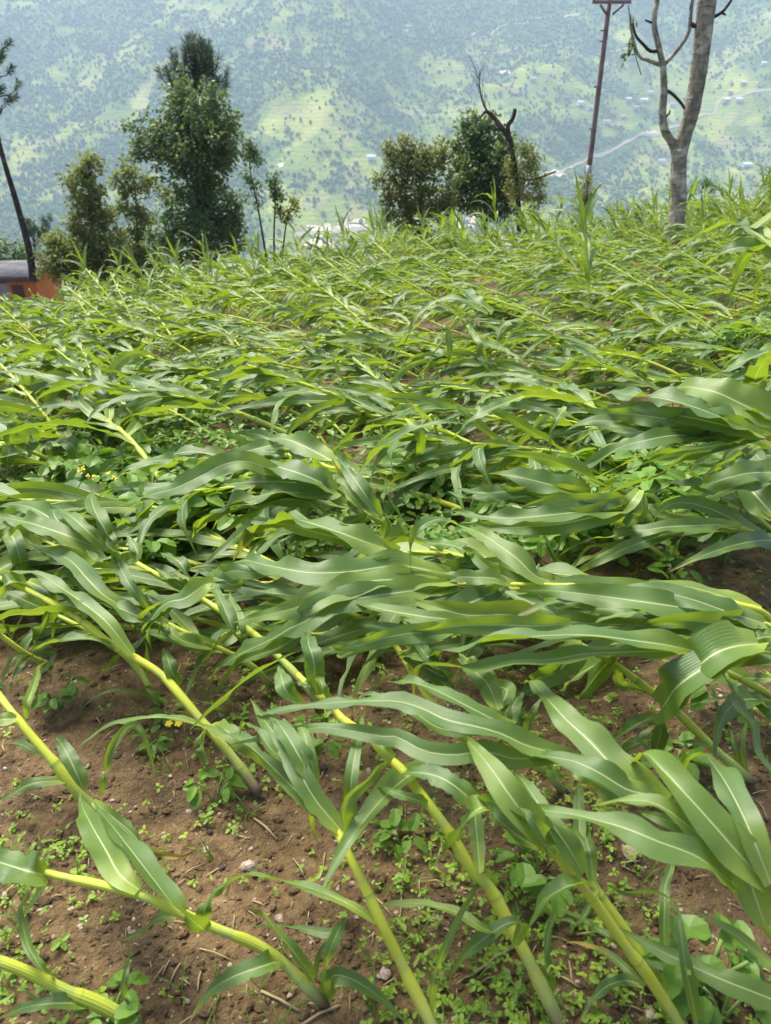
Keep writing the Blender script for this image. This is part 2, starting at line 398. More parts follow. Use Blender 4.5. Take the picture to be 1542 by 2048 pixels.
PINE = mat_foliage('pine_needles', (0.034, 0.072, 0.032), (0.062, 0.115, 0.045), (0.105, 0.155, 0.052), (0.06, 0.12, 0.03), 0.12, 0.5)
FOREST = mat_foliage('far_forest', (0.050, 0.092, 0.024), (0.092, 0.155, 0.036), (0.165, 0.230, 0.050), (0.05, 0.1, 0.02), 0.0, 0.9, 0.01)
BARK_DARK = mat_bark('dark_bark', (0.022, 0.017, 0.014), (0.048, 0.038, 0.030), (0.085, 0.070, 0.056))
BARK_PALE = mat_bark('pale_lichen_bark', (0.13, 0.105, 0.072), (0.29, 0.25, 0.18), (0.42, 0.375, 0.285), 16.0)
RUST = mat_plain('rusty_steel', (0.16, 0.095, 0.072), (0.27, 0.20, 0.17), 3.0, 0.7, 0.4, 0.2)
GALV = mat_plain('grey_steel', (0.26, 0.26, 0.27), (0.36, 0.36, 0.36), 5.0, 0.55, 0.4, 0.3)
STONE = mat_plain('pebble', (0.20, 0.15, 0.10), (0.44, 0.36, 0.28), 60, 0.85, 0.3)
STRAW = mat_plain('straw', (0.30, 0.22, 0.11), (0.48, 0.38, 0.20), 30, 0.8, 0.3)
CLOD = mat_plain('dark_clod', (0.055, 0.040, 0.030), (0.115, 0.078, 0.052), 30, 0.9, 0.2)

exec_order = []
# ------------------------------------------------------------------ ground sheet of the field
def grid_mesh(name, xs, ys, zf, mat):
    nx, ny = len(xs[0]), len(ys)
    v = [(x, y, zf(x, y)) for row, y in zip(xs, ys) for x in row]
    f = [(j * nx + i, j * nx + i + 1, (j + 1) * nx + i + 1, (j + 1) * nx + i) for j in range(ny - 1) for i in range(nx - 1)]
    me = bpy.data.meshes.new(name); me.from_pydata(v, [], f); me.polygons.foreach_set('use_smooth', [True] * len(f))
    me.materials.append(mat); me.update(); o = bpy.data.objects.new(name, me); COL.objects.link(o); return o
def soil_z(x, y):
    z = ground_z(x, y)
    if y < 14:
        k = min(1.0, (14 - y) / 8.0)
        z += k * (0.030 * fbm(x, y, 1.3, 2.2, 3) + 0.020 * fbm(x, y, 7.0, 5.0, 3) + 0.013 * fbm(x, y, 24.0, 9.0, 3))
        z -= 0.03 * k * max(0.0, fbm(x, y * 2.0, 0.9, 11.0, 2))
    return z
ys = [-1.2]; st = 0.016
while ys[-1] < 120:
    y = ys[-1]; ys.append(y + (0.10 if y < 0.2 else max(0.013, 0.0085 * y) if y < 30 else 0.06 * y))
xs = []
for y in ys:
    hw = 1.1 + 0.78 * max(0.0, y) + (0.0 if y < 12 else 0.6 * (y - 12)); xs.append([hw * (2 * i / 179.0 - 1) for i in range(180)])
tag(grid_mesh('field_soil', xs, ys, soil_z, SOIL), kind='structure')

# ------------------------------------------------------------------ the valley and the mountainside
ys = [118 + 45 * i for i in range(18)]; ys += [930 + 8.0 * i for i in range(170)]; ys += [2280 + 40 * i for i in range(30)]
xs = [[(0.75 * y + 120) * (2 * i / 279.0 - 1) for i in range(280)] for y in ys]
def join_z(x, y):
    z = hill_z(x, y); k = sstep(118, 420, y)
    return (ground_z(x, 118) - 0.6 * (y - 118) * (1 - k)) * (1 - k) + z * k if y < 420 else z
mo = tag(grid_mesh('mountainside', xs, ys, join_z, HILL), kind='structure')
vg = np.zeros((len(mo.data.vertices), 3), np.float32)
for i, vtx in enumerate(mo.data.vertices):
    if 930 < vtx.co.y < 2400: vg[i, 0] = veg_and_shadow(vtx.co.x, vtx.co.y)
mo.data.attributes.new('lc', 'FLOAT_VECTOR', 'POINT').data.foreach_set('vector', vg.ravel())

HAZE_DENS = 0.00031
hz = MB(); hz.box((0, 1560, 210), 6600, 3400, 1440); hm = MT('haze')
pv = hm.n('VolumePrincipled'); pv.inputs['Color'].default_value = (0.53, 0.68, 0.92, 1.0); pv.inputs['Density'].default_value = HAZE_DENS
pv.inputs['Anisotropy'].default_value = 0.15
hm.t.links.new(pv.outputs[0], hm.out.inputs['Volume'])
tag(hz.build('haze', hm.m, smooth=False), 'pale blue haze filling the valley', None, None, 'stuff')
# ================================================================== FAR SIDE OF THE VALLEY
def drape(pts, width, n, lift=1.2):
    P = spline(pts, n); v = []; f = []; rs = random.Random(5)
    for i, p in enumerate(P):
        T = P[min(i + 1, n - 1)] - P[max(i - 1, 0)]; T.z = 0; T.normalize(); B = Vector((-T.y, T.x, 0)); wd = width * rs.uniform(0.65, 1.3)
        for s in (-1, 0, 1):
            q = p + B * (s * wd / 2); v.append((q.x, q.y, hill_z(q.x, q.y) + lift))
    for i in range(n - 1):
        for k in (0, 1): a = i * 3 + k; f.append((a, a + 1, a + 4, a + 3))
    return v, f
def plain_mesh(name, v, f, mat):
    me = bpy.data.meshes.new(name); me.from_pydata(v, [], f); me.materials.append(mat); me.update()
    o = bpy.data.objects.new(name, me); COL.objects.link(o); return o
DIRT = mat_plain('dirt_road', (0.30, 0.26, 0.19), (0.40, 0.35, 0.27), 0.05, 0.95, 0.1)
EARTH = mat_plain('bare_earth', (0.50, 0.40, 0.31), (0.66, 0.56, 0.45), 0.04, 0.95, 0.1)
ROADS = [([(590, 474), (640, 470), (700, 463), (760, 455), (830, 440), (905, 425)], 7),
         ([(1040, 372), (1091, 352), (1121, 345), (1171, 322), (1206, 310), (1236, 296), (1266, 276), (1321, 268), (1361, 252), (1426, 227), (1436, 207), (1481, 194), (1536, 180), (1600, 160)], 4.5),
         ([(940, 72), (1000, 56), (1051, 48), (1110, 36), (1160, 30)], 5),
         ([(960, 110), (1030, 101), (1090, 90), (1200, 108), (1260, 98)], 4)]
for px, wd in ROADS:
    v, f = drape([at_hill(*p) for p in px], wd, 90)
    tag(plain_mesh('road', v, f, DIRT), kind='structure')
def patch(name, cx, cy_, rx, ry, mat, seed):
    rs = random.Random(seed); rim = []
    for k in range(26):
        a = 2 * math.pi * k / 26; m = rs.uniform(0.6, 1.15); rim.append(at_hill(cx + rx * m * math.cos(a), cy_ + ry * m * math.sin(a)))
    c = sum(rim, Vector()) / len(rim); v = [(c.x, c.y, hill_z(c.x, c.y) + 1.0)]; f = []
    for j in (0.35, 0.7, 1.0):
        for p in rim: q = c.lerp(p, j); v.append((q.x, q.y, hill_z(q.x, q.y) + 0.9))
    for k in range(26):
        k2 = (k + 1) % 26; f.append((0, 1 + k, 1 + k2))
        for j in (0, 1): a = 1 + 26 * j; f.append((a + k, a + 26 + k, a + 26 + k2, a + k2))
    return tag(plain_mesh(name, v, f, mat), kind='structure')
for i, (x, y, a, b) in enumerate([(640, 462, 34, 12), (705, 452, 40, 15), (640, 492, 44, 18), (930, 445, 30, 16), (560, 330, 10, 4), (1110, 348, 22, 7), (1305, 268, 26, 7), (1010, 145, 14, 5), (812, 62, 8, 3), (165, 275, 26, 12), (300, 170, 26, 5), (125, 130, 22, 10)]):
    if i < 9: patch('bare_slope', x, y, a, b, EARTH, i)

# ---- houses across the valley: each one a thing
WALLC = [mat_plain('whitewash', (0.62, 0.60, 0.56), (0.75, 0.73, 0.70), 0.3), mat_plain('ochre_wall', (0.50, 0.36, 0.20), (0.60, 0.44, 0.26), 0.3), mat_plain('mud_wall', (0.42, 0.30, 0.22), (0.50, 0.38, 0.28), 0.3)]
ROOFC = [mat_plain('tin_roof', (0.45, 0.48, 0.52), (0.62, 0.64, 0.68), 0.3, 0.5), mat_plain('red_roof', (0.36, 0.16, 0.12), (0.45, 0.22, 0.16), 0.3), mat_plain('slate_roof', (0.22, 0.22, 0.24), (0.32, 0.32, 0.34), 0.3)]
DOORC = mat_plain('dark_opening', (0.05, 0.045, 0.04), (0.08, 0.07, 0.06), 1.0)
HOUSES = [(1160, 213, 11, 0, 0, 'white house left of the rusty pole amid green terraces'), (1180, 217, 10, 0, 2, 'white house with dark roof just behind the rusty pole'),
 (1256, 205, 10, 2, 0, 'mud house with tin roof left of the white hillside house'), (1288, 202, 13, 0, 0, 'broad white tin roofed house on the terraces right of the pole'),
 (1301, 191, 10, 0, 2, 'white house with dark roof just above the broad white house'), (1271, 219, 11, 2, 2, 'mud walled house below the broad white house'),
 (1452, 203, 15, 1, 0, 'ochre house with tin roof beside the far dirt road'), (1478, 200, 10, 0, 0, 'small white house along the dirt road past the ochre one'),
 (1483, 135, 10, 0, 2, 'white house with dark roof high on the right slope'), (1527, 132, 9, 0, 0, 'white tin roofed house highest on the right slope'),
 (1213, 250, 12, 0, 1, 'red roofed white house right of the rusty pole'), (1246, 238, 11, 2, 1, 'red roofed mud house uphill of the red roofed white one'),
 (1343, 215, 9, 0, 2, 'white house seen through the fork of the pale tree'), (1486, 172, 10, 2, 0, 'mud house above the bend of the dirt road'),
 (1493, 332, 16, 0, 0, 'long white house low on the slope right of the pale trunk'), (1323, 328, 11, 0, 2, 'white house low on the slope left of the pale trunk'),
 (816, 60, 9, 2, 2, 'mud house high on the hazy middle slope'), (742, 318, 12, 0, 0, 'lone white house on the light green spur'),
 (618, 497, 15, 0, 0, 'white building on the pale earth by the river'), (655, 503, 12, 2, 0, 'mud building beside the white one by the river'),
 (640, 512, 10, 0, 2, 'small dark roofed building nearest the field by the river'), (598, 512, 9, 0, 0, 'small tin roofed white building leftmost by the river'),
 (1066, 166, 9, 2, 2, 'mud house on the middle slope left of the rusty pole'), (1460, 190, 8, 2, 1, 'red roofed house just above the ochre house')]
for i, (px, py, wd, wc, rc, lab) in enumerate(HOUSES):
    p = at_hill(px, py); rs = random.Random(i); dpt = wd * 0.6; hgt = rs.uniform(4.5, 6.0)
    e = empty('house', (p.x, p.y, hill_z(p.x, p.y) - 0.5), lab, 'house', 'houses across the valley'); e.rotation_euler[2] = rs.uniform(-0.5, 0.5)
    b = MB(); b.box((0, 0, hgt / 2), wd, dpt, hgt); b.build('wall', WALLC[wc], e, False)
    b = MB(); x, y = wd / 2 + 0.6, dpt / 2 + 0.7; z0, z1 = hgt - 0.15, hgt + 2.2
    for q in ((-x, -y, z0), (x, -y, z0), (x, 0, z1), (-x, 0, z1), (x, y, z0), (-x, y, z0)): b.vert(q)
    b.f += [(0, 1, 2, 3), (3, 2, 4, 5), (0, 3, 5), (1, 4, 2), (0, 5, 4, 1)]; b.build('roof', ROOFC[rc], e, False)
    for k in (-1, 1):
        b = MB(); b.box((k * wd * 0.25, -dpt / 2 - 0.02, hgt * 0.45), 1.3, 0.1, 1.5); b.build('window', DOORC, e, False)
    b = MB(); b.box((0, -dpt / 2 - 0.02, 1.1), 1.2, 0.1, 2.1); b.build('door', DOORC, e, False)

# ---- woods of the mountainside, thickened along the top to imitate a cloud shadow
rs = np.random.RandomState(4)
def blob(seed):
    r = random.Random(seed); v = []; f = []; nl, ns = 5, 7
    for j in range(nl):
        a = math.pi * (j + 0.5) / nl
        for k in range(ns):
            b = 2 * math.pi * (k + 0.5 * (j % 2)) / ns; m = r.uniform(0.72, 1.18)
            v.append((math.sin(a) * math.cos(b) * m * 0.5, math.sin(a) * math.sin(b) * m * 0.5, 0.5 - 0.5 * math.cos(a) * m * 0.95))
    for j in range(nl - 1):
        for k in range(ns):
            a, b = j * ns + k, j * ns + (k + 1) % ns; f.append((a, b, b + ns, a + ns))
    return np.array(v), np.array(f)
blobs = [blob(k) for k in range(6)]
N = 125000
yy = 1000 + 1250 * rs.rand(N) ** 1.15; xx = (rs.rand(N) * 2 - 1) * (0.60 * yy)
keep = []
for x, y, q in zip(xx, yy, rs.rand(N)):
    v = veg_and_shadow(x, y); keep.append(q < max(0.05, min(0.85, 0.46 - 1.4 * v)))
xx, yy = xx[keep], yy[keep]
bad = np.zeros(len(xx), bool)
for px, wd in ROADS[:2]:
    for p in spline([at_hill(*p) for p in px], 120): bad |= (xx - p.x) ** 2 + (yy - p.y) ** 2 < 100
for h in HOUSES:
    p = at_hill(h[0], h[1]); bad |= (np.abs(xx - p.x) < 14) & (yy > p.y - 42) & (yy < p.y + 10)
xx, yy = xx[~bad], yy[~bad]
V = []; Fc = []; Cc = []; off = 0
for i, (x, y) in enumerate(zip(xx, yy)):
    bv, bf = blobs[i % 6]; hgt = rs.uniform(2.8, 7.2) * (0.55 if rs.rand() < 0.4 else 1.0); sx = hgt * rs.uniform(0.6, 1.25) * (0.5 if rs.rand() < 0.15 else 1.0)
    a = rs.rand() * 6.28; ca, sa = math.cos(a), math.sin(a)
    v = np.stack([(bv[:, 0] * ca - bv[:, 1] * sa) * sx + x, (bv[:, 0] * sa + bv[:, 1] * ca) * sx + y, bv[:, 2] * hgt + hill_z(x, y) - 0.6], 1)
    V.append(v); Fc.append(bf + off); off += len(bv); Cc.append(np.full(len(bv), min(1.0, max(0.0, rs.normal(0.45, 0.25))), dtype=np.float32))
V = np.concatenate(V); Fc = np.concatenate(Fc); Cc = np.concatenate(Cc)
me = bpy.data.meshes.new('mountain_woods'); me.vertices.add(len(V)); me.vertices.foreach_set('co', V.astype(np.float32).ravel())
me.loops.add(Fc.size); me.loops.foreach_set('vertex_index', Fc.astype(np.int32).ravel())
me.polygons.add(len(Fc)); me.polygons.foreach_set('loop_start', np.arange(0, Fc.size, 4, dtype=np.int32))
me.polygons.foreach_set('use_smooth', np.zeros(len(Fc), bool))
lc = np.zeros((len(V), 3), np.float32); lc[:, 2] = Cc
me.attributes.new('lc', 'FLOAT_VECTOR', 'POINT').data.foreach_set('vector', lc.ravel())
me.update(calc_edges=True); me.materials.append(FOREST)
o = bpy.data.objects.new('mountain_woods', me); COL.objects.link(o)
tag(o, 'hazy scattered woods covering the far mountainside', None, None, 'stuff')

# ================================================================== TREES AND OTHER THINGS BEYOND THE FIELD
def limb(mb, a, b, r0, r1, rng, wob=0.05, n=6, sides=6):
    L = (b - a).length; P = []
    for i in range(n):
        t = i / (n - 1); P.append(a.lerp(b, t) + Vector((rng.uniform(-1, 1), rng.uniform(-1, 1), rng.uniform(-1, 1))) * (wob * L * (0 if i in (0, n - 1) else 1)))
    mb.tube(P, [r0 + (r1 - r0) * i / (n - 1) for i in range(n)], sides, rng.random()); return P
def leaf_quad(mb, p, d, s, wd, rng, r, nrm=None):
    n = nrm if nrm is not None else Vector((rng.gauss(0, 1), rng.gauss(0, 1), rng.gauss(0, 1) + 0.8)).normalized()
    d = d - n * d.dot(n); d = d.normalized() if d.length > 1e-4 else n.orthogonal().normalized(); b = n.cross(d) * (wd * 0.5)
    a0 = mb.vert(p, .5, 0, r); a1 = mb.vert(p + d * (s * .45) + b - n * (s * .08), 1, .5, r); a2 = mb.vert(p + d * s - n * (s * .12), .5, 1, r); a3 = mb.vert(p + d * (s * .45) - b - n * (s * .08), 0, .5, r)
    mb.f.append((a0, a1, a2)); mb.f.append((a0, a2, a3))
def broadleaf(name, label, cat, Y, trunk, r0, clumps, mat, nleaf, size, group, seed, bark=None, fill=0.55, tw=6):
    """trunk: photo points base to top; clumps: (px, py, rx, ry) in photo pixels, each a mass of leaves round its own branch"""
    rng = random.Random(seed); T = [at_y(px, py, Y) for px, py in trunk]
    base = T[0].copy(); root = empty(name, base, label, cat, group)
    mb = MB(); P = spline([p - base for p in T], 14) if len(T) > 2 else [(T[0] - base).lerp(T[-1] - base, i / 13) for i in range(14)]
    mb.tube(P, [r0 * (1 - 0.75 * i / 13) for i in range(14)], 8, 0.5)
    lf = MB(); sc = Y * cp / F
    tot = sum(c[2] * c[3] for c in clumps)
    for ci, (px, py, rx, ry) in enumerate(clumps):
        dY = rng.uniform(-0.5, 0.5) * rx * sc
        c = at_y(px, py, Y) - base + Vector((0, dY, 0)); ax, az = rx * sc * 0.98, ry * sc * 0.98; ay = ax * 0.9
        j = min(range(14), key=lambda k: abs(P[k].z - (c.z - az * 0.5))); limb(mb, P[j], c, r0 * 0.28, r0 * 0.06, rng)
        n = int(1.25 * nleaf * rx * ry / tot)
        twigs = []
        for _ in range(max(4, n // 30)):
            q = Vector((rng.gauss(0, 1), rng.gauss(0, 1), rng.gauss(0, 1))).normalized() * (rng.uniform(fill, 1.05) if rng.random() < .82 else rng.uniform(1.05, 1.45))
            twigs.append((c + Vector((q.x * ax, q.y * ay, q.z * az)), rng.gauss(0.45, 0.22)))
            if rng.random() < 0.35: limb(mb, c, twigs[-1][0], r0 * 0.05, r0 * 0.02, rng, 0.05, 4, 4)
        for k in range(n):
            tp, tr = twigs[k % len(twigs)]; s = size * 1.35 * rng.uniform(0.7, 1.3)
            q = Vector((rng.gauss(0, 1), rng.gauss(0, 1), rng.gauss(0, 1))) * (size * 1.15)
            d = (tp - c).normalized() + Vector((rng.uniform(-.9, .9), rng.uniform(-.9, .9), rng.uniform(-.9, .5)))
            hi = 0.30 * max(0.0, (tp.z - c.z) / max(az, .01)) if mat is TREE_RED else 0.0
            leaf_quad(lf, tp + q, d, s, s * 0.62, rng, min(1, max(0, tr + hi + rng.uniform(-.15, .15))))
    mb.build('trunk', bark or BARK_DARK, root); lf.build('crown', mat, root, False); return root
def pine(name, label, Y, trunk, r0, tips, seed, group, n_in=16, ln=0.22, bark=None):
    rng = random.Random(seed); T = [at_y(px, py, Y) for px, py in trunk]; base = T[0].copy(); root = empty(name, base, label, 'pine tree', group)
    mb = MB(); P = spline([p - base for p in T], 14); mb.tube(P, [r0 * (1 - 0.7 * i / 13) for i in range(14)], 8, 0.5); lf = MB()
    for px, py, upx, upy in tips:
        b = at_y(px, py, Y) - base + Vector((0, rng.uniform(-.7, .7), 0)); d = (at_y(px + upx, py + upy, Y) - base - b + Vector((0, (b.y) + 0.0, 0)))
        L = Vector((d.x, 0, d.z)).length; d = Vector((d.x, rng.uniform(-.3, .3) * L, d.z)); j = min(range(14), key=lambda k: abs(P[k].z - (b.z - 0.4))); limb(mb, P[j], b, r0 * .22, r0 * .1, rng, .04, 6, 5)
        limb(mb, b, b + d, r0 * .1, r0 * .05, rng, .02, 3, 4)
        rr = rng.gauss(0.45, 0.2)
        for k in range(int(n_in * 6)):
            t = rng.random(); p = b + d * t; q = d.normalized() * 0.8 + Vector((rng.gauss(0, 1), rng.gauss(0, 1), rng.gauss(0, 1))).normalized() * 0.75
            leaf_quad(lf, p, q, ln * rng.uniform(.7, 1.2), 0.018, rng, min(1, max(0, rr + rng.uniform(-.2, .2))))
    mb.build('trunk', bark or BARK_DARK, root); lf.build('crown', PINE, root, False); return root
rng = random.Random(8)
tips = [(388, 118, 2, -46), (404, 130, 6, -30), (372, 138, -6, -34)]
for k in range(64):
    t = rng.random(); y = 105 + 95 * t; hw = 14 + 50 * min(1, t * 1.5); x = 391 + rng.uniform(-1, 1) * hw
    tips.append((x, y, (x - 391) * 0.20 + rng.uniform(-3, 3), -rng.uniform(20, 40)))
pine('pine_tree', 'dark pine rising behind the tall ivy green tree', 31, [(392, 560), (391, 330), (390, 110)], 0.16, tips, 3, 'pines beyond the field', 16, 0.27)
tips = [(-62 + rng.uniform(-60, 50), 140 + rng.uniform(-60, 70), rng.uniform(2, 16), -rng.uniform(12, 24)) for k in range(44)] + [(0, 150, 10, -18), (2, 172, 12, -20), (6, 190, 12, -16), (-4, 204, 14, -12), (-8, 130, 7, -22), (8, 182, 8, -20), (4, 208, 12, -14)]
pine('pine_tree', 'slanting dark pine with a long bare trunk cut by the left edge', 23, [(66, 560), (58, 498), (30, 395), (0, 292), (-30, 130)], 0.115, tips, 4, 'pines beyond the field', 15, 0.19)
tips = [(68 + rng.uniform(-20, 20), 462 + rng.uniform(-18, 22), rng.uniform(-8, 8), -rng.uniform(8, 16)) for k in range(20)]
pine('pine_sapling', 'small young pine beside the slanting bare trunk', 26, [(70, 580), (69, 500), (68, 440)], 0.04, tips, 6, 'pines beyond the field', 14, 0.17)
broadleaf('dense_tree', 'tall dense dark green tree with a side lobe below the pine top', 'tree', 22, [(408, 600), (400, 480), (395, 330), (392, 200)], 0.14,
          [(395, 205, 44, 40), (365, 240, 40, 42), (430, 250, 42, 48), (395, 275, 62, 46), (330, 275, 36, 26), (290, 300, 34, 22), (285, 255, 18, 18), (262, 308, 18, 8), (345, 310, 40, 30), (440, 300, 40, 34), (400, 325, 56, 30), (385, 365, 44, 34), (420, 390, 44, 30), (360, 430, 44, 40), (420, 440, 52, 48), (450, 470, 40, 44), (385, 490, 58, 40), (340, 470, 26, 30), (455, 430, 26, 30)],
          TREE_DARK, 15000, 0.085, 'trees beyond the field', 21)
broadleaf('bushy_tree', 'olive green bushy tree with a narrow feathery top', 'tree', 23, [(185, 620), (182, 480), (178, 400), (178, 330)], 0.06,
          [(180, 335, 18, 18), (160, 355, 20, 20), (195, 385, 16, 20), (150, 385, 14, 16), (172, 410, 26, 20), (140, 360, 10, 8), (165, 450, 34, 24), (205, 430, 16, 20), (150, 500, 62, 40), (215, 500, 40, 44), (120, 530, 44, 34), (190, 545, 60, 36), (240, 545, 34, 30), (110, 490, 18, 24)],
          TREE_OLIVE, 11000, 0.085, 'trees beyond the field', 22, fill=0.4)
broadleaf('sparse_tree', 'thin brownish tree with see through crown beside the olive bush', 'tree', 24, [(280, 620), (275, 480), (272, 400), (262, 330)], 0.05,
          [(258, 345, 18, 14), (235, 360, 12, 12), (300, 370, 18, 14), (322, 385, 10, 10), (255, 385, 22, 14), (285, 420, 24, 12), (240, 420, 16, 12), (270, 460, 22, 14), (300, 445, 14, 10), (265, 500, 34, 26), (310, 520, 30, 26), (260, 545, 40, 30), (315, 555, 34, 24)],
          TREE_OLIVE, 6000, 0.08, 'trees beyond the field', 23, fill=0.3)
for args in [('slender leggy sapling taller of those right of the dark tree', [(540, 560), (530, 500), (515, 410), (500, 340), (500, 275)], [(502, 290, 12, 18), (508, 320, 12, 16), (492, 350, 8, 12), (512, 370, 10, 10), (520, 405, 8, 6), (490, 395, 7, 5)], 650),
             ('thin middle sapling with a leafy top right of the dark tree', [(550, 560), (548, 480), (550, 400), (548, 345)], [(548, 360, 8, 14), (550, 390, 11, 12), (556, 420, 7, 8)], 420),
             ('small crooked sapling nearest the bare river slope', [(560, 560), (568, 480), (576, 430), (588, 398)], [(584, 405, 8, 8), (572, 430, 8, 10), (590, 425, 5, 5)], 260)]:
    broadleaf('sapling', args[0], 'sapling', 20, args[1], 0.035, args[2], TREE_OLIVE if args[3] < 300 else TREE_DARK, args[3], 0.06, 'saplings right of the dark tree', len(args[0]), fill=0.2)
broadleaf('shrub', 'dark shrub at the foot of the slanting bare trunk', 'shrub', 26, [(30, 620), (30, 520), (28, 490)], 0.05, [(0, 500, 30, 26), (35, 515, 26, 22), (60, 530, 26, 20), (15, 540, 50, 24), (80, 545, 20, 16)], TREE_DARK, 2600, 0.08, 'trees beyond the field', 31)
broadleaf('red_tipped_tree', 'rounded tree with reddish young tips left of the dark tree', 'tree', 20, [(845, 540), (842, 440), (838, 340)], 0.07,
          [(780, 305, 12, 22), (812, 296, 12, 20), (880, 305, 12, 18), (760, 362, 13, 16), (908, 350, 10, 14), (768, 440, 15, 14), (845, 300, 10, 16), (835, 330, 30, 34), (800, 335, 26, 36), (870, 335, 26, 36), (790, 385, 24, 34), (825, 390, 36, 36), (870, 395, 32, 34), (845, 440, 44, 30), (890, 420, 16, 30), (810, 440, 22, 22), (850, 475, 34, 18), (780, 410, 14, 16)],
          TREE_RED, 7500, 0.065, 'trees beyond the field', 24)
broadleaf('dense_tree', 'dark bluish green round tree beside the broken snag', 'tree', 21, [(972, 540), (972, 460), (968, 380), (965, 300)], 0.085,
          [(905, 300, 11, 15), (1012, 300, 11, 17), (938, 246, 12, 15), (985, 252, 11, 15), (1028, 372, 13, 14), (903, 402, 15, 12), (1018, 425, 12, 10), (960, 265, 26, 26), (935, 285, 26, 34), (990, 290, 26, 36), (960, 320, 50, 36), (925, 345, 26, 36), (1000, 350, 34, 40), (965, 375, 54, 36), (930, 395, 28, 24), (985, 405, 40, 26), (1010, 395, 20, 20)],
          TREE_DARK, 9500, 0.07, 'trees beyond the field', 25)
# broken snag with a leafy skirt
rng = random.Random(77); Y = 19.5
snag = empty('broken_tree', at_y(1038, 520, Y), 'dark broken topped snag with leafy lower branches right of the round tree', 'tree', 'trees beyond the field'); bs = snag.location.copy()
mb = MB(); q = lambda x, y, dy=0.0: at_y(x, y, Y) - bs + Vector((0, dy, 0))
def ptube(mb, pts, r0, r1, n=12, sides=7):
    P = spline([q(*p) for p in pts], n); mb.tube(P, [r0 + (r1 - r0) * i / (n - 1) for i in range(n)], sides, 0.4)
ptube(mb, [(1038, 520), (1037, 420), (1030, 340), (1022, 290), (1019, 272)], 0.066, 0.058)
ptube(mb, [(1020, 280), (1005, 258), (985, 232), (972, 222)], 0.07, 0.045); ptube(mb, [(972, 222), (955, 238), (945, 236)], 0.03, 0.008); ptube(mb, [(975, 225), (966, 205), (960, 180), (958, 135)], 0.025, 0.004)
ptube(mb, [(1018, 275), (1016, 252), (1026, 236), (1030, 217)], 0.055, 0.045); ptube(mb, [(1017, 255), (1008, 247)], 0.03, 0.01); ptube(mb, [(1020, 345), (1060, 360), (1112, 343)], 0.03, 0.02)
for k in range(16):
    x0, y0 = rng.choice([(972, 222), (964, 200), (960, 180), (985, 233), (958, 160)]); dx_, dy_ = rng.uniform(-26, 12), rng.uniform(22, 60); ptube(mb, [(x0, y0), (x0 + dx_ * .4, y0 - dy_ * .5), (x0 + dx_, y0 - dy_)], 0.008, 0.002, 5, 4)
mb.build('trunk', BARK_DARK, snag)
lf = MB()
for px, py, rx, ry, n in [(1048, 300, 20, 20, 420), (1062, 325, 20, 24, 520), (1040, 350, 22, 22, 420), (1075, 365, 18, 18, 360), (1030, 385, 22, 18, 360), (1080, 395, 14, 14, 220), (1055, 395, 20, 14, 260), (1020, 325, 12, 18, 200), (1066, 420, 10, 14, 120)]:
    for k in range(n):
        a, b, c = rng.gauss(0, .55), rng.gauss(0, .55), rng.gauss(0, .55)
        leaf_quad(lf, q(px + a * rx, py + c * ry, b * rx * 0.014), Vector((rng.uniform(-1, 1), rng.uniform(-1, 1), rng.uniform(-1, .4))), 0.07 * rng.uniform(.7, 1.3), 0.045, rng, rng.random())
lf.build('crown', TREE_OLIVE, snag, False)
broadleaf('sapling', 'thin sapling standing at the foot of the rusty pole', 'sapling', 21, [(1172, 500), (1172, 430), (1176, 350)], 0.025, [(1174, 360, 14, 16), (1182, 390, 12, 16), (1166, 400, 12, 18), (1150, 430, 14, 14), (1176, 430, 12, 12)], TREE_OLIVE, 620, 0.055, 'saplings beyond the field', 35, fill=0.2)
broadleaf('sapling', 'thin faint sapling right of the pale tree trunk', 'sapling', 24, [(1400, 500), (1402, 400), (1410, 350)], 0.02, [(1405, 365, 14, 14), (1420, 380, 14, 12), (1392, 378, 10, 10)], TREE_DARK, 260, 0.055, 'saplings beyond the field', 36, fill=0.2)

# ---- the pale forked tree at the right
Y = 14.2; rng = random.Random(5); bt = at(1352, 512); Y = bt.y
big = empty('bare_tree', bt, 'tall pale forked tree trunk with bare branches at the right', 'tree'); bs = bt.copy()
sc = Y * cp / F
mb = MB()
def knotty(pts, w0, w1, n=34, sides=12, key=0):
    P = spline([q(*p) for p in pts], n); rad = [(w0 + (w1 - w0) * i / (n - 1)) * 0.5 * sc * (1 + 0.07 * mnoise.noise(Vector((i * 0.45, key, 0)))) for i in range(n)]
    mb.tube(P, rad, sides, 0.5)
knotty([(1350, 545), (1352, 512), (1352, 460), (1357, 400), (1357, 340), (1360, 296)], 38, 31, 30, 14, 1)
knotty([(1358, 320), (1366, 280), (1380, 235), (1393, 170), (1404, 90), (1412, 20), (1420, -60), (1426, -150), (1440, -260)], 30, 38, 50, 14, 2)
knotty([(1354, 318), (1346, 288), (1330, 262), (1325, 225), (1328, 180), (1326, 132)], 19, 12, 26, 10, 3)
knotty([(1326, 132), (1318, 95), (1308, 45), (1316, -10), (1325, -80)], 12, 9, 24, 8, 4)
knotty([(1327, 130), (1348, 108), (1375, 70), (1381, 35), (1386, -10), (1396, -60)], 8, 6, 20, 8, 5)
knotty([(1326, 132), (1300, 122), (1278, 112), (1268, 85), (1262, 55), (1260, 28)], 8, 4, 20, 8, 6)
mb.build('trunk', BARK_PALE, big)
br = MB(); mb = br
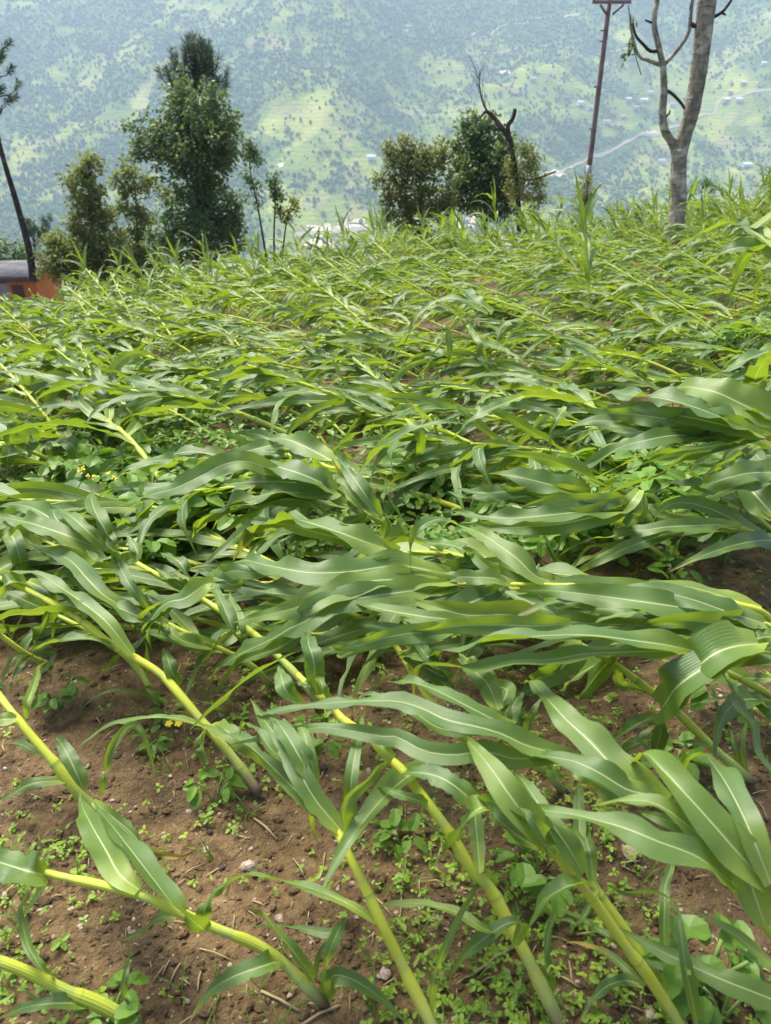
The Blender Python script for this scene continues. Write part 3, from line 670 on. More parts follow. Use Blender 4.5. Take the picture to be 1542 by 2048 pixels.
for k, (pts, a, b) in enumerate([([(1316, 102), (1300, 102), (1286, 88), (1272, 72), (1265, 45)], 7, 4), ([(1330, 180), (1345, 188), (1362, 206), (1370, 218)], 7, 5), ([(1381, 48), (1396, 52), (1420, 38), (1442, 26), (1452, 16), (1468, -8)], 9, 5), ([(1310, 48), (1290, 40)], 5, 3), ([(1327, 236), (1338, 228), (1340, 220)], 6, 3), ([(1268, 85), (1262, 100), (1258, 112)], 4, 2), ([(1356, 296), (1372, 270), (1380, 262)], 5, 3), ([(1444, 26), (1452, 30)], 4, 3), ([(1381, 20), (1388, -30)], 5, 4)]):
    knotty(pts, a, b, 12, 6, 10 + k)
br.build('branch', BARK_DARK, big)
lf = MB()
for k in range(46):
    px, py = rng.choice([(1250, 108), (1246, 112), (1262, 90), (1257, 100), (1266, 40), (1262, 84)]); leaf_quad(lf, q(px + rng.gauss(0, 3), py + rng.gauss(0, 5), rng.gauss(0, .05)), Vector((rng.uniform(-1, 1), rng.uniform(-1, 1), -1)), 0.08 * rng.uniform(.6, 1.2), 0.045, rng, rng.random())
lf.build('leaves', TREE_DARK, big, False)

# ---- rusty utility pole with its crossarm
Y = 22.0; pb = at_y(1164, 470, Y); pole = empty('utility_pole', pb, 'tall rusty utility pole with a crossarm at its top', 'utility pole'); bs = pb.copy(); sc = Y * cp / F
b = MB(); P = [q(1164, 470), q(1171, 415), q(1179, 330)]; b.tube([P[0].lerp(P[2], i / 8) for i in range(9)], [6.2 * sc - i * 0.05 * sc for i in range(9)], 14, .5); b.build('pole_sleeve', GALV, pole)
b = MB(); A, B_ = q(1178, 338), q(1220, -6); b.tube([A.lerp(B_, i / 12) for i in range(13)], [(5.4 - 0.09 * i) * sc for i in range(13)], 12, .5)
for t in (0.25, 0.5, 0.76, 0.82): c = A.lerp(B_, t); b.box(c + Vector((-7.5 * sc, 0, 0)), 6 * sc, 4 * sc, 2.5 * sc)
b.build('pole', RUST, pole)
b = MB(); a0, a1 = q(1183, 5), q(1260, 5); b.box((a0 + a1) / 2 + Vector((0, -0.09, 0)), (a1 - a0).length, 0.07, 0.07); b.build('crossarm', RUST, pole, False)
for x0, y0, x1, y1 in ((1199, 10, 1212, 29), (1246, 10, 1224, 29)):
    b = MB(); b.tube([q(x0, y0, -.06), q(x1, y1, -.06)], 2.2 * sc, 6, .5); b.build('brace', RUST, pole)
for x in (1187, 1220, 1256):
    b = MB(); c = q(x, -1, -.09); b.tube([c + Vector((0, 0, z)) for z in (-.02, .04, .05, .09, .10, .14)], [.02, .02, .05, .05, .035, .03], 8, .5); b.build('insulator', GALV, pole)
b = MB(); P = spline([q(1256, 10, -.05), q(1260, 45), q(1266, 92), q(1275, 150, -.3)], 14); b.tube(P, 0.012, 5, .5); b.build('wire', BARK_DARK, pole)

# ---- orange hut
ORANGE = mat_plain('orange_plank_wall', (0.50, 0.17, 0.045), (0.58, 0.22, 0.07), 2.5, 0.8); TIN = mat_plain('weathered_tin', (0.12, 0.12, 0.125), (0.22, 0.22, 0.23), 3.0, 0.9, 0.2)
DARKW = mat_plain('dark_timber', (0.05, 0.04, 0.035), (0.09, 0.07, 0.06), 6.0); Y = 24.0
hc = at_y(44, 640, Y); hut = empty('hut', hc, 'small orange hut with grey tin roof half hidden by maize', 'hut'); sc = Y * cp / F; bs = hc.copy()
ztop = q(44, 553).z; xr = q(80, 600).x; xl = q(22, 600).x
b = MB(); b.box(((xl + xr) / 2, 0.9, ztop / 2 - .5), xr - xl, 1.8, ztop + 1.0)
for k in range(9): b.box((xl + (xr - xl) * (k + .5) / 9, -0.006, ztop / 2 - .5), (xr - xl) / 9 - .02, 0.02, ztop + .98)
b.build('wall', ORANGE, hut, False)
b = MB(); b.box((xl - .75, 1.1, ztop / 2 - .6), 1.5, 1.7, ztop + .7); b.build('side_wall', GALV, hut, False)
b = MB()
for k in range(30):
    x0 = xl - 1.6 + (xr - xl + 1.8) * k / 30; b.tube([Vector((x0, -.3, ztop + .02)), Vector((x0, 1.0, ztop + .20)), Vector((x0, 2.2, ztop + .10))], 0.062, 6, .5)
b.build('roof', TIN, hut)
b = MB(); b.box((xr - .45, -.26, ztop - .04), 1.3, .06, .14); b.box((xl + .3, -.035, ztop * .45), .34, .03, ztop * .7); b.build('fascia', DARKW, hut, False)
# ================================================================== MAIZE
ZR = {'A': (0, 1000, 3.0), 'B': (400, 1000, 3.0), 'C': (800, 1000, 3.0), 'D': (1128, 1000, 3.725), 'E': (0, 1350, 3.0), 'F': (400, 1350, 3.0), 'G': (800, 1350, 3.0),
      'H': (1128, 1350, 3.725), 'I': (0, 1700, 3.0), 'J': (400, 1700, 3.0), 'K': (800, 1700, 3.0), 'L': (1128, 1700, 3.725), 'M': (0, 800, 3.0), 'N': (400, 780, 3.0),
      'O': (800, 680, 3.0), 'P': (1128, 680, 3.725), 'S': (0, 0, 1.0)}
def trace(s):
    """'E10,20,.1 ...' -> world points: a place in the photo and its height above the soil (missing heights are filled in between)"""
    px = []; hs = []
    for tok in s.split():
        a = tok[1:].split(','); ox, oy, k = ZR[tok[0]]
        px.append((ox + float(a[0]) / k, oy + float(a[1]) / k)); hs.append(float(a[2]) if len(a) > 2 else None)
    known = [i for i, h in enumerate(hs) if h is not None]
    if not known: hs = [0.2] * len(hs); known = [0, len(hs) - 1]
    for i in range(len(hs)):
        if hs[i] is None:
            lo = max([k for k in known if k < i], default=None); hi = min([k for k in known if k > i], default=None)
            if lo is None: hs[i] = hs[hi]
            elif hi is None: hs[i] = hs[lo]
            else: hs[i] = hs[lo] + (hs[hi] - hs[lo]) * (i - lo) / (hi - lo)
    return [at(x, y, h) for (x, y), h in zip(px, hs)]
WIND = Vector((-0.97, 0.22, 0.0))
def auto_leaf(mb, p, d, N0, L, W, rng, base, droop=0.9, wind=0.35, nseg=14, cols=5, rnd=None, dry=0.0):
    """a leaf let go from the stalk: starts along d, blown and bent by its weight, kept above the soil"""
    pts = [p.copy()]; d = d.normalized(); n = 9; st = L / n; kink = rng.uniform(-.12, .12)
    side = Vector((rng.uniform(-1, 1), rng.uniform(-1, 1), rng.uniform(-.3, .8))) * 0.24
    for i in range(n):
        t = (i + 1) / n
        d = d + WIND * (wind * 0.16) + Vector((0, 0, -1)) * (droop * 0.20 * t) + side * (0.5 + t) * 0.5 + Vector((kink * d.y, -kink * d.x, 0))
        d.normalize(); q = pts[-1] + d * st
        g = soil_z(q.x + base.x, q.y + base.y) - base.z + 0.012 + 0.02 * rng.random()
        if q.z < g: q.z = g; d.z = max(d.z, 0.0); d = (q - pts[-1]).normalized()
        pts.append(q)
    blade(mb, pts, W, N0, rng.uniform(-40, 40), rng.uniform(-130, 130), rng, nseg, cols, 1.15, rnd, dry)

BAND = {6, 13, 14, 16, 18, 20, 21, 22, 24, 26, 27, 28, 29, 19, 33, 23}
def traced_plant(label, stalk, r, leaves, auto=0, seed=0, group='flattened maize plants nearest the viewer', al=0.55):
    rng = random.Random(seed * 31 + 7)
    P = trace(stalk); base = P[0].copy(); root = empty('maize_plant', base, label, 'maize', group)
    if r > 0:
        mb = MB(); SP = stalk_tube(mb, [p - base for p in P], r, rng); mb.build('stalk', STALK, root)
    else: SP = [p - base for p in spline(P, 30)]
    for lf in leaves:
        s, wpx, r0, r1, dry = (list(lf) + [0, 0, 0])[:5]
        Q = trace(s); mid = Q[len(Q) // 2]; view = (O - mid).normalized(); N0 = (Vector((0, 0, 1)) * 0.75 + view * 0.6).normalized()
        Tm = (Q[min(len(Q) // 2 + 1, len(Q) - 1)] - Q[max(len(Q) // 2 - 1, 0)]).normalized(); Bm = Tm.cross(N0).normalized()
        tp = Tm - view * Tm.dot(view); tp = tp.normalized() if tp.length > .05 else tp; bp = Bm - view * Bm.dot(view); seen = (bp - tp * bp.dot(tp)).length
        W = wpx * (mid - O).length / F * 1.08 / max(0.5, seen)
        W *= 0.80
        if seed in BAND and wpx >= 30 and len(Q) >= 3:             # the leaf lying half beneath this one
            sh = Vector((rng.uniform(-.05, .05), rng.uniform(-.035, .045), -.035)); m2 = MB(); Q2 = []
            for i, p_ in enumerate(Q):
                t_ = i / (len(Q) - 1); p2 = p_ + sh * min(1, t_ * 2.5) + Vector((rng.gauss(0, .012), rng.gauss(0, .012), rng.gauss(0, .008))) * t_
                p2.z = max(p2.z, soil_z(p2.x, p2.y) + .02); Q2.append(p2 - base)
            if rng.random() < .5: Q2[-1] = Q2[-2].lerp(Q2[-1], .5)
            blade(m2, Q2, W * rng.uniform(.65, .95), N0, r0 + rng.uniform(-40, 40), r1 + rng.uniform(-70, 70), rng, 30, 7, 1.3, None, dry); m2.build('leaf', LEAF, root)
        mb = MB()
        blade(mb, [q - base for q in Q], W * 1.0, N0, r0 + rng.uniform(-12, 12), r1 + rng.uniform(-30, 30), rng, 34, 7, 1.25, None, dry); mb.build('leaf', LEAF, root)
    for k in range(auto):
        t = 0.25 + 0.73 * (k + rng.uniform(0.1, 0.9)) / auto; i = int(t * (len(SP) - 2)); p = SP[i]; T = (SP[i + 1] - SP[i]).normalized()
        B = T.cross(Vector((0, 0, 1))).normalized() * (1 if k % 2 else -1); N = B.cross(T) * (1 if k % 2 else -1)
        a = R(rng.uniform(18, 45)); d = T * math.cos(a) + (B * rng.uniform(.5, 1) + Vector((0, 0, rng.uniform(-.3, .2)))).normalized() * math.sin(a)
        mb = MB(); auto_leaf(mb, p, d, Vector((0, 0, 1)), .85 * al * rng.uniform(.75, 1.2), rng.uniform(.042, .060), rng, base, 1.5, nseg=24, cols=7); mb.build('leaf', LEAF, root)
    return root

TP = traced_plant
TP('long bare maize stalk lying across the soil low on the left, with purple foot', 'J750,925,0 J690,870,.03 J600,780,.05 J480,660,.08 J320,560,.11 I1240,450,.15 I1050,360,.17 I850,275,.19 I560,200,.2 I300,145,.2 I0,70,.2 I-300,0,.18', 0.0095,
   [('I835,240,.2 E720,1200,.21 E640,1060,.19 E560,920,.16 E495,790,.12 E480,700,.09', 54, 0, 10), ('I1235,490,.16 I1160,430,.22 I1040,330,.24 I900,150,.23 E700,940,.19 E610,830,.15 E555,750,.12', 54, 60, -10),
    ('I1225,440,.16 I1225,370,.2 I1270,260,.22 I1360,190,.22 I1500,140,.18', 30, 30, 120), ('J475,665,.08 J400,690,.13 J200,760,.13 J50,860,.1 I1130,1044,.06', 40, 0, 0), ('J680,780,.05 J600,660,.1 J480,510,.14 J390,400,.15 J280,350,.12', 26, 0, 40),
    ('J745,880,.02 J745,760,.1 J780,600,.15 J850,430,.16 J780,500,.15 J600,470,.14 J420,455,.12 J280,460,.08', 24, 0, 60), ('J760,900,.01 J790,760,.07 J900,770,.08 J1020,840,.06 J1120,920,.04 J1250,1050,.02', 32, 0, 0),
    ('J690,770,.04 J710,650,.09 J770,540,.12 J850,420,.1', 12, 0, 0), ('I270,150,.2 I180,130,.23 I50,90,.22 I-150,30,.2', 66, -20, 20), ('I285,190,.18 I200,310,.14 I120,440,.07 I0,620,.02', 15, 0, 60), ('I1060,400,.14 I950,410,.13 I850,490,.08 I700,560,.03', 16, 0, 30)], seed=1)
TP('yellow maize stalk leaving the soil in the bottom left corner beside a clover', 'I830,1060,0 I600,930,.05 I380,840,.09 I200,750,.12 I0,670,.15 I-250,590,.17', 0.0123,
   [('I330,770,.1 I250,710,.15 I170,580,.16 I135,440,.15 I135,330,.13 I180,210,.08', 18, 0, 80), ('I560,925,.05 I350,920,.09 I150,945,.08 I0,1010,.04', 28, 20, 0), ('I780,1000,.01 I745,880,.07 I755,720,.1 I800,560,.07', 14, 0, 30)], seed=2)
TP('tall straight maize stalk rising from bare soil to the left edge beside small clovers', 'E1560,720,0 E1400,500,.06 E1240,310,.11 E1080,120,.16 A960,1040,.19 A780,930,.22 A650,850,.24 A480,720,.26 A300,610,.28 A120,520,.29 A0,470,.3 A-250,380,.28', 0.0108,
   [('A790,925,.23 A650,745,.29 A500,620,.31 A340,510,.32 A220,440,.33 A80,425,.32 A-60,450,.28', 34, 0, 20), ('E1245,320,.12 E1080,262,.15 E900,256,.16 E700,290,.13 E520,390,.09 E430,490,.04', 17, 20, 60),
    ('A690,890,.23 A560,835,.27 A400,835,.27 A260,870,.24 A185,915,.19', 22, 0, 70), ('E1080,60,.15 A1030,1030,.2 A1000,930,.22 A985,890,.2', 30, 0, 20), ('E1235,325,.11 E1220,450,.1 E1240,590,.03', 36, 70, 60), ('E1260,300,.13 E1330,320,.18 E1430,390,.18 E1540,490,.14 E1600,560,.08', 44, -20, 30),
    ('A160,500,.28 A70,490,.31 A10,540,.29 A-20,610,.24', 24, 0, 60), ('A170,485,.28 A290,560,.28 A320,700,.2 A310,860,.1', 22, 0, 20), ('A490,720,.26 A520,640,.3 A450,620,.31 A400,590,.3', 18, 0, 60), ('A300,650,.28 A250,780,.2 A200,860,.12', 18, 40, 60)], seed=3)
TP('thick maize stalk slanting up the left edge above the long bare one', 'E640,860,0 E540,770,.03 E440,680,.07 E330,530,.12 E200,380,.16 E100,260,.19 E0,130,.21 E-160,-80,.23', 0.0115,
   [('E410,630,.09 E200,650,.11 E60,720,.07 E-10,760,.03', 15, 0, 30), ('E500,690,.06 E450,570,.1 E385,440,.12 E335,370,.1', 34, 0, 0), ('E590,720,.04 E620,620,.11 E650,480,.15 E720,360,.17 E800,300,.16 E860,360,.14 E900,480,.09 E930,590,.03', 16, 0, 60, .1),
    ('E230,480,.13 E120,415,.12 E0,410,.08', 18, 0, 0), ('E560,760,.04 E760,920,.05 E860,1020,.06 E960,1070,.04 E1100,1080,.03 E1220,1010,.02', 24, 20, 40, .42), ('E160,260,.18 E165,170,.22 E210,40,.22 A235,1000,.19 A300,960,.16', 16, 0, 50), ('E100,260,.2 E0,270,.2 E-80,300,.16', 22, 0, 0)], seed=4)
TP('young maize with a folded leaf bunch on one straight yellow stalk, middle bottom', 'S890,2110,0 J1390,1044,.04 J1270,810,.09 J1170,600,.14 J1090,440,.18 J1000,240,.22 J900,40,.26 F830,950,.28 F740,760,.3 F670,600,.31 F620,480,.32', 0.0105,
   [('F870,960,.28 F700,760,.32 F600,590,.35 F500,420,.36 F400,290,.36 F300,140,.34', 46, 0, 0), ('F850,960,.27 F720,830,.3 F580,700,.31 F420,540,.31 F300,430,.3 F170,350,.28 F80,300,.24', 44, 0, 30), ('F680,640,.33 F590,480,.37 F500,330,.38 F400,200,.36', 44, 0, 10), ('F700,640,.33 F655,470,.37 F620,340,.38 F560,250,.36', 28, 0, 0),
    ('F880,980,.27 F860,850,.32 F900,730,.35 F1000,640,.36 F1080,560,.35 F1160,500,.31', 34, 30, 60), ('F925,1010,.26 F905,820,.31 F905,680,.35 F920,540,.37 F950,380,.37 F990,200,.34', 30, -20, 10), ('J1385,960,.05 J1400,800,.14 J1460,610,.2 K360,390,.22 K440,250,.2 K540,90,.14', 20, 0, 60),
    ('J1070,440,.18 J900,330,.2 J720,250,.2 J560,200,.2 J400,170,.19 J280,150,.18 J130,220,.15 J50,300,.1 J30,400,.04', 25, 0, 120), ('F560,560,.33 F430,450,.36 F330,320,.37 F260,290,.36 F235,370,.31', 22, 0, 60), ('F790,900,.28 F710,830,.2 F670,880,.12 F720,1050,.05', 26, 0, 20)], seed=5)
TP('maize stalk running to the left edge with pale leaves streaming over the bean row', 'S640,1425,0 B640,1120,.06 B420,890,.12 B300,790,.15 B180,700,.18 A1220,600,.2 A1110,540,.23 A980,470,.26 A760,350,.29 A640,290,.31 A400,200,.32 A200,130,.33 A0,100,.32', 0.0101,
   [('A610,300,.32 A420,220,.36 A250,160,.37 A100,120,.36 A-80,90,.33', 40, 0, 0), ('A640,290,.33 A540,200,.38 A440,110,.4 A350,50,.38', 32, 0, 10), ('A690,350,.33 A640,200,.42 A580,90,.45 M550,600,.44 M560,540,.4', 38, 0, 30), ('A700,330,.33 A720,400,.35 A780,510,.34 A860,620,.3 A935,700,.25', 32, 10, 0), ('A705,380,.33 A675,270,.4 A655,150,.42', 34, 0, 0),
    ('B275,895,.14 B210,800,.23 B150,660,.26 B100,540,.26 B85,500,.24', 34, 0, 10), ('A1160,520,.24 A1120,440,.3 A1060,360,.32 A960,315,.29', 32, 0, 40), ('A990,470,.27 A1060,470,.3 A1130,500,.28', 20, 0, 0), ('A420,210,.33 A330,100,.36 A320,30,.34', 26, 0, 0)], 2, seed=6)
TP('longest yellow maize stalk curving up from the bottom middle under the big leaves', 'S1130,2075,0 K880,880,.05 K760,640,.1 K640,420,.14 K540,230,.18 K430,120,.21 G300,950,.25 G160,760,.28 F1200,560,.30 F1080,450,.31 F1000,350,.32 F880,290,.33 F780,180,.34 F680,90,.34 F590,0,.33', 0.0115,
   [('G165,775,.29 F1270,740,.32 F1150,700,.33 F1050,660,.31', 26, 0, 40), ('K690,570,.13 K730,450,.19 K650,440,.2 K520,520,.18 K400,620,.14 K320,730,.09 K275,880,.03', 28, 10, 30, .12), ('K640,500,.14 K500,470,.2 K350,380,.2 K220,340,.2 K100,320,.19 J1080,340,.17 J880,410,.12', 24, 10, 70), ('K895,860,.02 K875,700,.1 K890,500,.13 K930,320,.14', 28, 0, 10), ('K480,140,.22 G460,950,.22 G440,750,.2 G430,610,.16', 30, 0, 0),
    ('F790,160,.35 F730,60,.39 B700,960,.38', 22, 0, 60), ('F610,170,.35 F520,100,.39 F490,20,.4 B470,990,.38', 40, 0, 0), ('F700,120,.35 B680,960,.42 B650,860,.43 B650,770,.4', 44, 10, 0), ('F620,40,.35 F650,60,.38 F700,110,.37', 30, 0, 60), ('F1170,490,.31 F1090,430,.33 F1040,330,.32 F1000,270,.28', 20, 0, 40)], seed=7)
TP('maize at the bottom right with a broad bright leaf fan over a yellow stalk', 'S1385,2090,0 L830,1240,.05 L720,1080,.08 L600,900,.12 L460,720,.16 L330,530,.2 L200,350,.24 L100,230,.27 G1000,1160,.31 G880,1000,.34 G760,860,.36 G640,740,.37 G570,690,.37', 0.0101,
   [('G910,1040,.35 G700,780,.42 G560,580,.44 G440,430,.43 G390,385,.41', 66, 0, 0), ('G1100,1190,.32 G1000,1020,.36 G880,850,.38 G740,640,.38 G620,510,.35', 46, 0, 10), ('G860,970,.35 G700,850,.4 G560,760,.41 G470,760,.38 G440,790,.34', 44, -40, -110), ('G830,1040,.33 G700,960,.35 G600,880,.36 G550,850,.34', 26, 0, 0), ('G600,790,.38 G480,800,.39 G390,880,.35 G330,980,.28 G240,1110,.18', 30, 20, 50), ('G480,795,.37 G320,660,.4 G200,600,.4 G80,585,.39 F1200,590,.35', 46, 0, 20),
    ('L210,270,.26 L120,250,.32 K980,230,.33 K850,320,.3 K780,460,.24 K765,580,.18', 40, 10, 30), ('L470,740,.16 L330,640,.17 L200,560,.16 L80,480,.14 K930,340,.12', 15, 20, 50), ('L600,1010,.1 L480,900,.11 L350,790,.1 L200,720,.08 L60,690,.06 L0,700,.04', 13, 0, 40, .62), ('L590,1010,.08 L470,975,.08 L330,1010,.06 L220,1110,.04 L110,1290,.02', 22, 0, 30, .2), ('G900,1100,.34 G860,960,.4 G780,850,.43 G700,790,.42', 40, 10, -20)], seed=8)
TP('pale shaded maize stalk just behind the bright bottom right one', 'L830,1296,0 L690,1000,.05 L600,830,.07 L430,560,.11 L300,380,.14 L200,200,.17 L150,20,.19', 0.0112,
   [('L215,230,.17 L200,60,.2 H185,1300,.21 H150,1150,.2 H140,980,.17', 27, 0, 0), ('L250,290,.16 K1080,430,.2 K1000,420,.2 K870,420,.17', 12, 0, 40), ('L120,0,.2 H110,900,.22 H120,780,.2', 26, 0, 0)], seed=9)
TP('small upright maize with purple foot and narrow hanging leaves at the bottom right', 'L895,1310,0 L850,1150,.03 L800,1000,.05 L760,850,.08 L745,700,.1', 0.0070,
   [('L752,800,.09 L745,600,.12 L748,430,.14 L752,270,.15 L800,110,.15 L700,210,.1', 20, 0, 30), ('L1000,1320,.05 L930,1000,.14 L880,700,.19 L845,460,.2 L820,400,.18', 26, 0, 0), ('L930,930,.16 L850,480,.2 L780,470,.19', 16, 0, 20)], seed=10)
TP('maize leaning in from the bottom right edge with the widest pale leaves', 'S1700,2120,0 S1650,2020,.1 L1700,800,.2 L1540,620,.26 L1400,440,.3 L1200,190,.34 H1100,1380,.35', 0.0115,
   [('H1510,1560,.36 H1300,1330,.4 H1100,1100,.43 H900,880,.45 H720,690,.45 H620,590,.44 H540,605,.42 H480,690,.37', 68, 0, 30), ('H1542,1560,.37 H1400,1200,.42 H1280,940,.43 H1170,750,.42 H1060,610,.4 H980,600,.38 H900,640,.34 H910,760,.28', 42, 0, 70), ('L1250,250,.35 H1000,1360,.4 H700,1240,.43 H450,1140,.43 H200,1070,.42 H0,1025,.41 G870,810,.4 G740,770,.37', 60, 10, 10), ('L1500,560,.3 H1300,1340,.38 H1100,1180,.4 H950,1110,.4 H840,1060,.38', 56, -30, -30),
    ('L1150,150,.34 H900,1150,.38 H700,1060,.39 H540,1010,.37', 34, 0, -20), ('H1100,1280,.38 H830,1050,.43 H650,950,.44 H450,935,.43 H300,965,.42 H200,975,.4', 44, 0, 10), ('L1542,850,.26 L1250,620,.28 L950,440,.29 L800,370,.29 L640,310,.28 L480,315,.28 L330,265,.28 L240,240,.27', 26, 0, 100), ('L1800,1240,.12 L1540,1110,.14 L1200,975,.15 L900,840,.14 L600,690,.13 L390,575,.11', 46, 0, 20)], seed=11)
TP('maize right of centre with two long pale leaves pointing up to dark soil', 'S1560,1800,0 H1500,1400,.1 H1250,1050,.2 H1000,880,.28 H700,820,.33 G1400,700,.34', 0,
   [('H760,960,.36 H600,850,.37 G1310,580,.38 G1150,410,.39 G1000,270,.39 G880,140,.38 G790,40,.36 G720,50,.32', 66, 0, 10), ('H700,900,.37 G1370,690,.4 G1200,590,.42 G1050,520,.42 G890,490,.41 G760,470,.38', 56, 0, -30), ('G1400,740,.35 G1250,690,.36 G1080,590,.37 G960,540,.36', 40, -60, -60), ('G1000,510,.38 G850,480,.38 G700,480,.37 G560,490,.34', 28, 20, 50)], seed=12)
TP('maize rooted at the purple foot right of middle with broad glossy leaves bent left', 'G995,715,0 G930,640,.04 G860,560,.08 G700,500,.13 G520,440,.18 G410,400,.21 G340,330,.24 G180,150,.28 B1210,930,.31 B1090,765,.34 B930,690,.35 B700,560,.35', 0.0098,
   [('G680,305,.36 G560,265,.4 G400,185,.42 G200,85,.43 G40,40,.42 B1120,1090,.38', 48, 10, 0), ('G1040,480,.35 G900,460,.38 G750,420,.4 G600,350,.42 G440,305,.43 G280,270,.43 G130,200,.43 G0,160,.43 F1080,155,.43 F880,160,.42 F650,180,.4 F450,215,.38 F245,265,.33', 48, 0, 50), ('G590,210,.36 G530,60,.38 G470,0,.39 C350,930,.37', 42, 10, 10), ('G610,240,.34 G640,210,.36 G670,290,.34', 24, 0, 0), ('B1230,940,.33 C300,1080,.36 C200,980,.38 C110,870,.38 C0,690,.36', 34, 0, 0), ('G860,560,.08 G950,590,.1 G1010,600,.08', 22, 60, 60), ('B1210,920,.33 B1340,930,.38 B1420,980,.37 B1500,1080,.34', 40, 0, 20), ('B940,700,.35 B960,760,.33 B1000,830,.28', 36, 20, 0)], 3, seed=13)
TP('maize with yellow stalk low in the tangle left of middle, two dark arching leaves', 'S545,1375,0 B330,1010,.08 B200,930,.12 A1270,870,.15 A1120,800,.18 A1000,740,.2 A850,700,.22 A690,640,.24 A500,575,.24', 0.0080,
   [('A1010,750,.23 A850,705,.27 A680,635,.29 A500,580,.29', 42, 0, 20), ('A1270,890,.16 A1100,845,.2 A1010,780,.22 A950,740,.21', 32, 10, 0), ('A860,700,.24 A740,640,.28 A620,570,.31 A520,470,.33 A430,370,.33 A330,320,.32 A130,245,.28', 38, 0, 20), ('B40,560,.26 A1120,590,.32 A1040,640,.33 A970,730,.3 A950,820,.24', 30, 20, 60)], 4, seed=14)
TP('thin pale maize stalk with a purple foot beside the straight left stalk', 'E965,200,0 E900,80,.05 A840,1030,.08 A720,910,.13 A540,790,.17 A400,720,.19 A270,660,.2 A140,570,.22', 0.0087,
   [('E960,190,.01 E860,110,.07 E700,88,.1 E560,140,.08 E470,220,.03', 10, 0, 20), ('E950,160,.02 E920,90,.07 A860,1120,.1', 12, 0, 0), ('A540,800,.18 A400,830,.22 A260,860,.2 A190,900,.16', 20, 0, 30), ('A880,1060,.05 A880,900,.14 A860,830,.17', 14, 0, 0), ('A280,660,.2 A120,590,.24 A20,540,.25', 40, 0, 20)], 1, seed=15)
TP('half hidden maize stalk behind the long left stalk in the bean row', 'A970,600,0 A900,560,.05 A740,490,.11 A560,410,.15 A380,340,.18 A220,300,.2 A0,210,.2', 0.0084,
   [('A600,430,.16 A680,440,.2 A740,420,.19', 28, 0, 0), ('A420,370,.18 A480,420,.22 A480,500,.2 A500,590,.12', 30, 0, 30), ('A240,300,.2 A120,210,.24 A40,190,.26 A-10,210,.24', 28, 20, -20), ('A60,190,.25 A100,280,.24 A130,400,.18 A125,450,.12', 26, 10, 40)], 5, seed=16)
TP('short maize with drooping narrow leaves at the left edge over bare soil', 'A330,1010,0 A160,925,.08 A0,810,.14 A-200,690,.18', 0.0084,
   [('A165,920,.1 A90,945,.14 A30,1040,.1 A10,1180,.03', 11, 0, 30), ('A190,930,.09 A130,990,.13 A75,1080,.09 A60,1190,.03', 12, 0, 30), ('A200,915,.1 A320,920,.14 A290,990,.12 A210,1090,.08 A170,1200,.03', 17, 0, 30), ('A170,905,.1 A260,870,.16 A380,830,.2 A410,840,.18', 20, 0, 40), ('A60,830,.14 A20,740,.2 A0,690,.22', 20, 0, 0)], seed=17)
TP('maize stalk lying level at the right edge beneath the hanging dark leaves', 'S1690,1160,0 S1610,1105,.12 D1542,290,.2 D1300,210,.25 D1050,150,.28 D780,105,.3 D500,45,.33 O1360,1000,.35 O1150,1000,.36', 0.0108,
   [('D1310,205,.27 D1150,185,.3 D1000,190,.31 D770,200,.31 D600,225,.3 D470,225,.29 D350,275,.27 D200,290,.24 D50,360,.2 C960,330,.14', 30, -40, 60), ('O1350,1015,.36 O1100,1030,.4 O900,1050,.41 O700,1068,.4 O500,1060,.39 O300,1025,.36', 50, 0, 0), ('O1370,960,.38 O1150,970,.41 O950,955,.42 O800,985,.4 O730,1005,.37', 32, -20, -40), ('O1440,900,.42 O1380,980,.4 O1310,1060,.33 O1290,1130,.22', 32, 10, 40), ('D770,115,.31 D700,80,.34 D560,20,.35', 26, 0, 0)], 4, seed=18)
TP('maize stalk planted in the dark gap at right beside a round leaved weed', 'D800,510,0 D700,390,.06 D560,290,.11 D440,190,.15 D300,100,.19 D100,0,.23 O1050,930,.27', 0.0091,
   [('D815,490,.01 D830,370,.1 D880,275,.14 D950,240,.14', 9, 0, 30), ('D710,430,.04 D550,390,.08 D400,400,.08 D270,465,.03', 10, 0, 50), ('O1140,930,.33 O900,868,.38 O700,820,.4 O530,800,.38', 56, 0, 0), ('O1020,930,.32 O750,905,.36 O500,915,.37 O340,890,.34', 40, 10, -20), ('D480,220,.14 D400,290,.14 D385,370,.06', 14, 0, 0)], 4, seed=19)
TP('maize hidden in the tangle right of middle, one leaf bent over it', 'S1215,1215,0 S1165,1185,.15 C940,500,.26 C800,455,.28 C680,415,.29 C550,380,.3 C430,350,.31 C200,320,.32 C0,320,.33 B1160,315,.33 B1000,330,.33', 0.0098,
   [('C935,495,.32 C810,455,.36 C700,350,.39 C590,270,.4 C480,200,.4 C350,150,.37', 44, 0, -40), ('B1190,315,.34 B1000,255,.4 B850,200,.43 B700,150,.43 B590,120,.42 B500,120,.4 B420,160,.36 B310,215,.28 B240,310,.16', 52, 0, 40), ('C440,340,.33 C380,300,.37 C300,270,.36 C130,250,.33', 34, 0, 0), ('C720,440,.3 C600,430,.33 C470,400,.32 C350,410,.3 C200,330,.28', 40, 10, 20), ('C860,460,.3 C820,420,.33 C760,400,.31', 24, 0, 0)], 6, seed=20)
